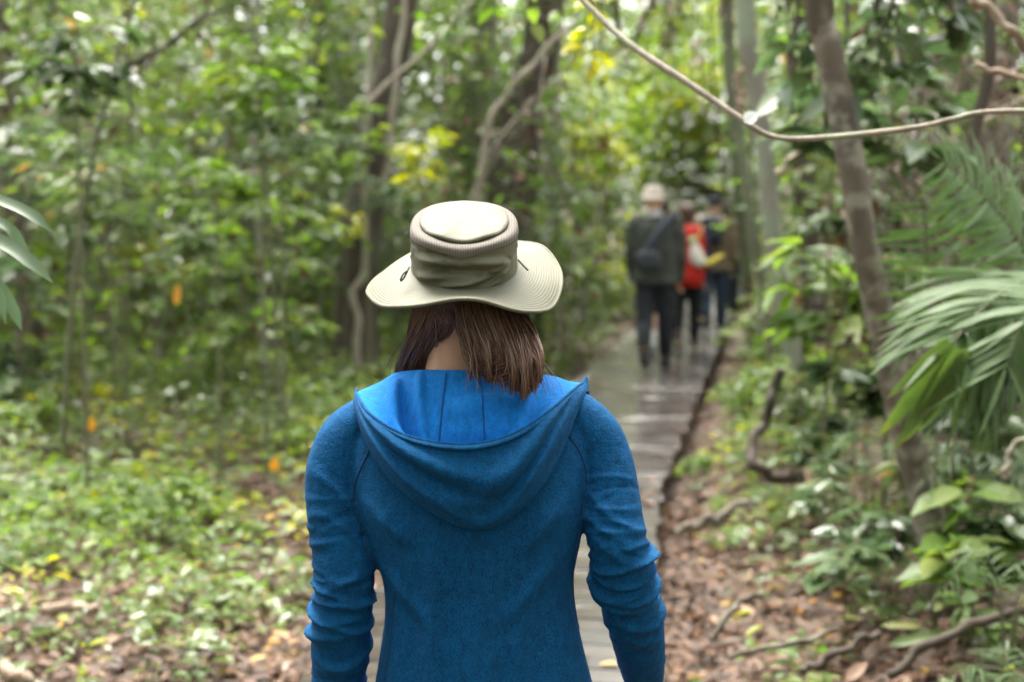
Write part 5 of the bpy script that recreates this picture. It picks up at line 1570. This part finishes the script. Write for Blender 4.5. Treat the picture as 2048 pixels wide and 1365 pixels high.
# ------------------------------------------------------------------ the walkers ahead on the boardwalk
def walker(label, px, d, height, jacket, trousers, skin_tone, coat_len=.42, hat=None, hair=None, stride=.16, lift=None, shorts=False, socks=None, shoe=(.015, .015, .017), scale_w=1.0, lean=0.0, arm=((-.2, .05), (.2, -.02)), tilt=0.0, sole=None, scarf=None):
    """an adult seen from behind, walking away along the path; lift: heel lift of the (left, right) foot"""
    x = (px - 1024) / FPX * d
    base = Vector((x, d, .004))
    root = thing('person', label, 'person', base)
    yaw = -math.atan(.18)
    root.rotation_euler = (0, 0, yaw)
    s = height / 1.75
    lift = lift or (0, 0)
    m_skin = plain('walker_skin', skin_tone, .55, .08, 20)
    mj = plain('walker_jacket', jacket, .75, .28, 14, bump_s=.25)
    mt = plain('walker_trousers', trousers, .85, .2, 14)
    ms = plain('walker_shoe', shoe, .6, .2, 20)
    hipz, kneez, shz = .90 * s, .48 * s, 1.42 * s
    legs = []
    for k, sx in enumerate((-1, 1)):
        fy = stride * (1 if k else -1) * s
        az = .09 * s + lift[k]
        knee = (sx * .095 * s, fy * .45 + .05 * (lift[k] > 0), kneez)
        legs.append(((sx * .09 * s, 0, hipz), knee, (sx * .085 * s, fy, az)))
    sh = [(-.185 * s * scale_w, lean, shz - .04 * s), (.185 * s * scale_w, lean, shz - .04 * s)]
    arms = []
    for k, sx in enumerate((-1, 1)):
        ox, oy = arm[k]
        el = (sh[k][0] + sx * .035 * s, lean + oy, shz - .33 * s)
        wr = (sh[k][0] + sx * .02 * s + (0 if abs(oy) < .1 else -sx * .05), lean + oy * 1.2 + .12 * s, shz - .56 * s)
        arms.append((sh[k], el, wr))
    # the body: one skin
    hz = shz + .19 * s
    hc = np.array([tilt, lean + .03, hz])
    bp = [ball(hc, (.074 * s, .092 * s, .112 * s), 20, 14), tube([(0, lean, shz - .06), (tilt * .6, lean + .01, shz + .12 * s)], [.058 * s, .05 * s], n=14, m=6)]
    bp.append(ball(hc + np.array([0, .05, -.06]) * s, (.048 * s, .042 * s, .05 * s), 12, 8))
    bp.append(tube([hc + np.array([0, .085, .02]) * s, hc + np.array([0, .106, -.02]) * s], [.008, .012], n=6, m=4))
    for sx in (-1, 1): bp.append(ball(hc + np.array([sx * .076, 0, -.01]) * s, (.010, .018, .028), 8, 6))
    bp.append(tube([(0, 0, hipz - .05), (0, lean * .5, hipz + .25 * s), (0, lean, shz - .05)], [(.09, .14), (.085, .13), (.08, .17)], n=18, m=14, ref=(0, 1, 0)))
    for k, (h_, kn, an) in enumerate(legs):
        bp.append(tube([h_, kn, ((kn[0] + an[0]) / 2, (kn[1] + an[1]) / 2 - .02, (kn[2] + an[2]) / 2 + .04), an], [.085 * s, .056 * s, .055 * s, .036 * s], n=14, m=18))
        bp.append(tube([(an[0], an[1] - .03, an[2] - .04), (an[0], an[1] + .15, max(.03, an[2] - .06 - lift[k] * .8))], [.034, .026], n=10, m=6))
    for k, (a, e, w_) in enumerate(arms):
        bp.append(tube([a, e, w_], [.05 * s, .04 * s, .028 * s], n=12, m=12))
        dv = Vector(w_) - Vector(e)
        bp += hand(Vector(w_), dv, ((1 if k == 0 else -1) * .3, .9, .2), .6, s)
    mk('body', union('body', bp, .0095, 2), m_skin, root)
    # jacket
    cz = hipz + .5 * s - coat_len * s - .06
    def jd(V, th):
        o = np.zeros_like(V)
        o[:, :, 1] = .012 * np.sin(9 * V[:, :, 0] / .1 + 12 * V[:, :, 2]) * np.sin(14 * V[:, :, 2] + px)
        o[:, :, 0] = .010 * np.sin(17 * V[:, :, 2] + 3 * np.sin(th)[None, :] + px)
        return o
    rows = [(tilt * .3, lean, shz + .055 * s, .06, .065), (0, lean, shz + .01 * s, .125 * scale_w * s, .085), (0, lean, shz - .06 * s, .20 * scale_w * s, .12 * s), (0, lean * .8, shz - .25 * s, .205 * scale_w * s, .135 * s),
            (0, lean * .5, hipz + .2 * s, .195 * scale_w * s, .13 * s), (0, 0, (hipz + cz) / 2 + .06, .21 * scale_w * s, .14 * s), (0, 0, cz, .225 * scale_w * s, .15 * s)]
    jp = [rings_loft(rows, m=44, n=40, disp=jd)]
    for k, (a, e, w_) in enumerate(arms):
        jp.append(tube([(a[0] * .7, a[1], a[2] + .02), a, e, w_], [.075 * s, .082 * s, .07 * s, .055 * s], n=18, m=40, fn=lambda q, t: 1 + .08 * np.sin(26 * q + 2 * t + px)))
    jac = mk('jacket', union('jacket', jp, .012, 3), mj, root)
    # trousers
    tp = [tube([(0, 0, hipz + .06), (0, 0, hipz - .1)], [(.115, .165 * s), (.125, .18 * s)], n=20, m=6, ref=(0, 1, 0))]
    for k, (h_, kn, an) in enumerate(legs):
        end = (kn[0], kn[1], kn[2] - .02) if shorts else (an[0], an[1] - .005, an[2] + (.05 if not socks else .14))
        cf = ((kn[0] + an[0]) / 2, (kn[1] + an[1]) / 2 - .02, (kn[2] + an[2]) / 2 + .04)
        P = [h_, tuple(np.array(h_) * .5 + np.array(kn) * .5), end] if shorts else [h_, kn, cf, end]
        tp.append(tube(P, [.10 * s, .092 * s, .088 * s] if shorts else [.10 * s, .082 * s, .075 * s, .066 * s], n=16, m=26, fn=lambda q, t: 1 + .05 * np.sin(30 * q + 2 * t)))
    mk('shorts' if shorts else 'trousers', union('trousers', tp, .012, 3), mt, root)
    for k, (h_, kn, an) in enumerate(legs):
        toe = (an[0], an[1] + .17 * s, .045 if lift[k] < .02 else .05)
        heel = (an[0], an[1] - .05, an[2] - .035)
        V, F = tube([heel, (an[0], an[1] + .03, an[2] - .03 - lift[k] * .3), toe], [(.05, .047), (.05, .046), (.034, .036)], n=14, m=10)
        V2, F2 = tube([(an[0], an[1], an[2] - .03), (an[0], an[1], an[2] + .04)], [.048, .046], n=14, m=5)
        sh_ = mk('shoe', union('shoe', [(V, F), (V2, F2)], .008, 2), ms, root)
        if sole:
            V, F = tube([(heel[0], heel[1] - .012, heel[2] - .03), (an[0], an[1] + .04, an[2] - .085 - lift[k] * .3), (toe[0], toe[1], toe[2] - .032)], [(.016, .04), (.014, .042), (.012, .032)], n=10, m=8)
            mk('sole', np_mesh('sole', V, F), plain('walker_sole', sole, .7, .1, 20), sh_)
        if socks:
            V, F = tube([(an[0], an[1], an[2] - .02), (an[0], an[1] - .008, an[2] + .17)], [.042, .05], n=14, m=8)
            mk('sock', np_mesh('sock', V, F), plain('walker_sock', socks, .9, .1, 30), root)
    if hair:
        mh = plain('walker_hair', hair, .5, .35, 60)
        V, F = union_pts = ball(hc + np.array([0, -.012, .02]) * s, (.086 * s, .10 * s, .11 * s), 18, 12)
        V2, F2 = tube([tuple(hc + np.array([0, -.06, 0]) * s), tuple(hc + np.array([0, -.065, -.10]) * s)], [(.05 * s, .075 * s), (.035 * s, .06 * s)], n=12, m=6, ref=(0, 1, 0))
        mk('hair', union('hair', [(V, F), (V2, F2)], .010, 2), mh, root)
    if scarf:
        V, F = tube([(tilt * .5, lean - .01, shz + .03 * s), (tilt * .6, lean - .005, shz + .10 * s)], [.085 * s, .075 * s], n=18, m=8, fn=lambda q, t: 1 + .08 * np.sin(5 * t + 14 * q))
        mk('scarf', np_mesh('scarf', V, F), plain('walker_scarf', scarf, .85, .2, 30), root)
    if hat:
        col, brim = hat
        mh = plain('walker_hat', col, .8, .15, 30)
        rows_ = [(brim, .035), (brim * .98, .03), (.10 * s, .045), (.097 * s, .075), (.090 * s, .12), (.07 * s, .138), (.01, .142)]
        V, F = [], []
        n = 28
        for (r, z) in rows_:
            for j in range(n):
                a = 2 * math.pi * j / n
                ry = r * (1.0 if brim > .11 else (1.0 + .5 * max(0, math.sin(a)) * (z < .04)))
                V.append((hc[0] + r * math.cos(a), hc[1] + ry * math.sin(a), hc[2] + z * s + .012 * math.cos(2 * a) * (r > .11)))
        for i in range(len(rows_) - 1):
            for j in range(n):
                a, b = i * n + j, i * n + (j + 1) % n
                F.append((a, b, b + n, a + n))
        h_ = mk('hat' if brim > .11 else 'cap', np_mesh('hat', np.array(V), F), mh, root)
        so = h_.modifiers.new('thickness', 'SOLIDIFY'); so.thickness = .004
    return root, Vector((x, d, 0)), s, shz

def pack(name, label, cx, d, z, w, h, dep, col, col2, pocket=True):
    """a soft rucksack with lid, front pocket and straps"""
    base = Vector((cx, d, z))
    t = thing(name, label, 'backpack', base)
    t.rotation_euler = (0, 0, -math.atan(.18))
    def soft(rows):
        return rings_loft(rows, m=30, n=32, p=3.2)
    mm = plain('pack_cloth', col, .7, .15, 25, bump_s=.15); md = plain('pack_trim', col2, .8, .15, 25)
    V, F = soft([(0, 0, h * .5, w * .30, dep * .25), (0, 0, h * .46, w * .43, dep * .4), (0, 0, h * .2, w * .49, dep * .5), (0, 0, -h * .2, w * .5, dep * .52), (0, 0, -h * .45, w * .46, dep * .45), (0, 0, -h * .5, w * .36, dep * .3)])
    mk('bag_body', np_mesh('bag_body', V, F), mm, t)
    if pocket:
        V, F = soft([(0, -dep * .5, -h * .02, w * .30, dep * .10), (0, -dep * .5, -h * .06, w * .36, dep * .2), (0, -dep * .5, -h * .3, w * .37, dep * .22), (0, -dep * .48, -h * .42, w * .3, dep * .12)])
        mk('pocket', np_mesh('pocket', V, F), mm, t)
    V, F = tube([(-w * .1, 0, h * .48), (0, -dep * .1, h * .56), (w * .1, 0, h * .48)], [.008] * 3, n=6, m=10)
    mk('handle', np_mesh('handle', V, F), md, t)
    for sx in (-1, 1):
        V, F = tube([(sx * w * .28, dep * .35, h * .47), (sx * w * .34, dep * .9, h * .42), (sx * w * .38, dep * 1.1, h * .05), (sx * w * .42, dep * .5, -h * .35)], [(.012, .022)] * 4, n=6, m=16)
        mk('strap', np_mesh('strap', V, F), md, t)
    return t

SK = (.50, .30, .20)
walker('walker in dark olive rain jacket and pale brimmed hat, nearest on the boardwalk', 1311, 13.2, 1.72, (.036, .042, .034), (.014, .016, .022), SK, coat_len=.50, hat=((.42, .36, .31), .135), stride=.20, lift=(.10, 0), scale_w=1.02, scarf=(.38, .37, .38), tilt=-.03, arm=((-.2, .02), (.2, .02)))
walker('walker with bare calves and white socks half hidden by the olive jacket', 1322, 14.6, 1.62, (.05, .05, .055), (.03, .03, .035), SK, hair=(.03, .018, .012), stride=.12, shorts=True, socks=(.75, .76, .74), shoe=(.20, .2, .2))
walker('dark haired walker in navy jacket carrying the red backpack', 1374, 14.8, 1.56, (.030, .022, .045), (.014, .016, .02), SK, hair=(.055, .024, .014), stride=.16, lift=(.12, .03), shoe=(.05, .045, .045), sole=(.50, .38, .24), scale_w=.92)
walker('walker in brown coat and dark cap with blue trousers', 1428, 16.4, 1.64, (.17, .125, .08), (.030, .045, .075), SK, coat_len=.5, hat=((.02, .022, .03), .10), stride=.15, shoe=(.35, .33, .33), scarf=(.45, .40, .40))
walker('farthest walker in pale grey jacket half hidden behind the brown coat', 1454, 18.2, 1.60, (.26, .22, .18), (.03, .04, .06), SK, hair=(.05, .03, .02), stride=.15, shoe=(.3, .3, .3))
pack('backpack', 'bright red backpack carried by the dark haired walker', (1374 - 1024) / FPX * 14.58, 14.58, 1.02, .36, .62, .20, (.55, .024, .016), (.03, .01, .01))
pack('backpack', 'small navy backpack on the walker in brown coat', (1420 - 1024) / FPX * 16.18, 16.18, 1.24, .27, .30, .15, (.012, .016, .035), (.01, .01, .012))

def pouch():
    c = W(1390, 512, 14.38)
    t = thing('cloth_bag', 'white cloth bag with green cap hanging beside the red backpack', 'bag', c)
    V, F = rings_loft([(0, 0, .12, .03, .03), (0, 0, .09, .05, .045), (.02, 0, .0, .075, .06), (.05, 0, -.07, .085, .06), (.06, 0, -.11, .05, .04)], m=20, n=20)
    mk('bag_body', np_mesh('bag_body', V, F), plain('white_cloth', (.62, .60, .54), .8, .1, 20), t)
    V, F = tube([(-.02, 0, .12), (-.025, 0, .16), (-.03, 0, .19)], [.035, .042, .03], n=14, m=6)
    mk('cap', np_mesh('cap', V, F), plain('green_cap', (.30, .48, .25), .5, .1, 20), t)
    V, F = tube([(-.01, .0, .11), (.05, .03, .22), (.08, .08, .3)], [.008, .008, .008], n=6, m=8)
    mk('strap', np_mesh('strap', V, F), plain('pale_strap', (.5, .42, .12), .7, .1, 20), t)
    a, b = W(1412, 530, 14.3), W(1446, 511, 14.3)
    base = a
    t = thing('rolled_umbrella', 'yellow stick held beside the red backpack', 'stick', base)
    V, F = tube([(0, 0, 0), tuple((b - a) * .5), tuple(b - a)], [.020, .026, .016], n=10, m=10)
    mk('shaft', np_mesh('shaft', V, F), plain('yellow_cloth', (.62, .50, .03), .5, .1, 20), t)
    V, F = tube([tuple((a - b) * .4), (0, 0, 0)], [.008, .010], n=8, m=4)
    mk('handle', np_mesh('handle', V, F), plain('umbrella_handle', (.05, .04, .03), .5, .1, 20), t)
    # sling across the olive jacket
    P = [W(1352, 425, 13.02), W(1325, 455, 12.98), W(1300, 490, 12.98), W(1284, 515, 13.0)]
    base = P[0]
    t = thing('sling_bag', 'dark blue grey sling bag across the olive jacket', 'bag', base)
    V, F = tube([tuple(p - base) for p in P], [(.012, .03)] * 4, n=8, m=20)
    mk('strap', np_mesh('strap', V, F), plain('sling_strap', (.035, .038, .055), .7, .1, 20), t)
    c = W(1296, 522, 12.96) - base
    V, F = rings_loft([(c.x, c.y, c.z + .09, .07, .03), (c.x, c.y, c.z + .05, .12, .045), (c.x + .01, c.y, c.z - .05, .12, .05), (c.x + .01, c.y, c.z - .09, .09, .03)], m=16, n=24, p=3)
    mk('bag_body', np_mesh('bag_body', V, F), plain('sling_cloth', (.022, .026, .032), .7, .2, 20), t)
pouch()
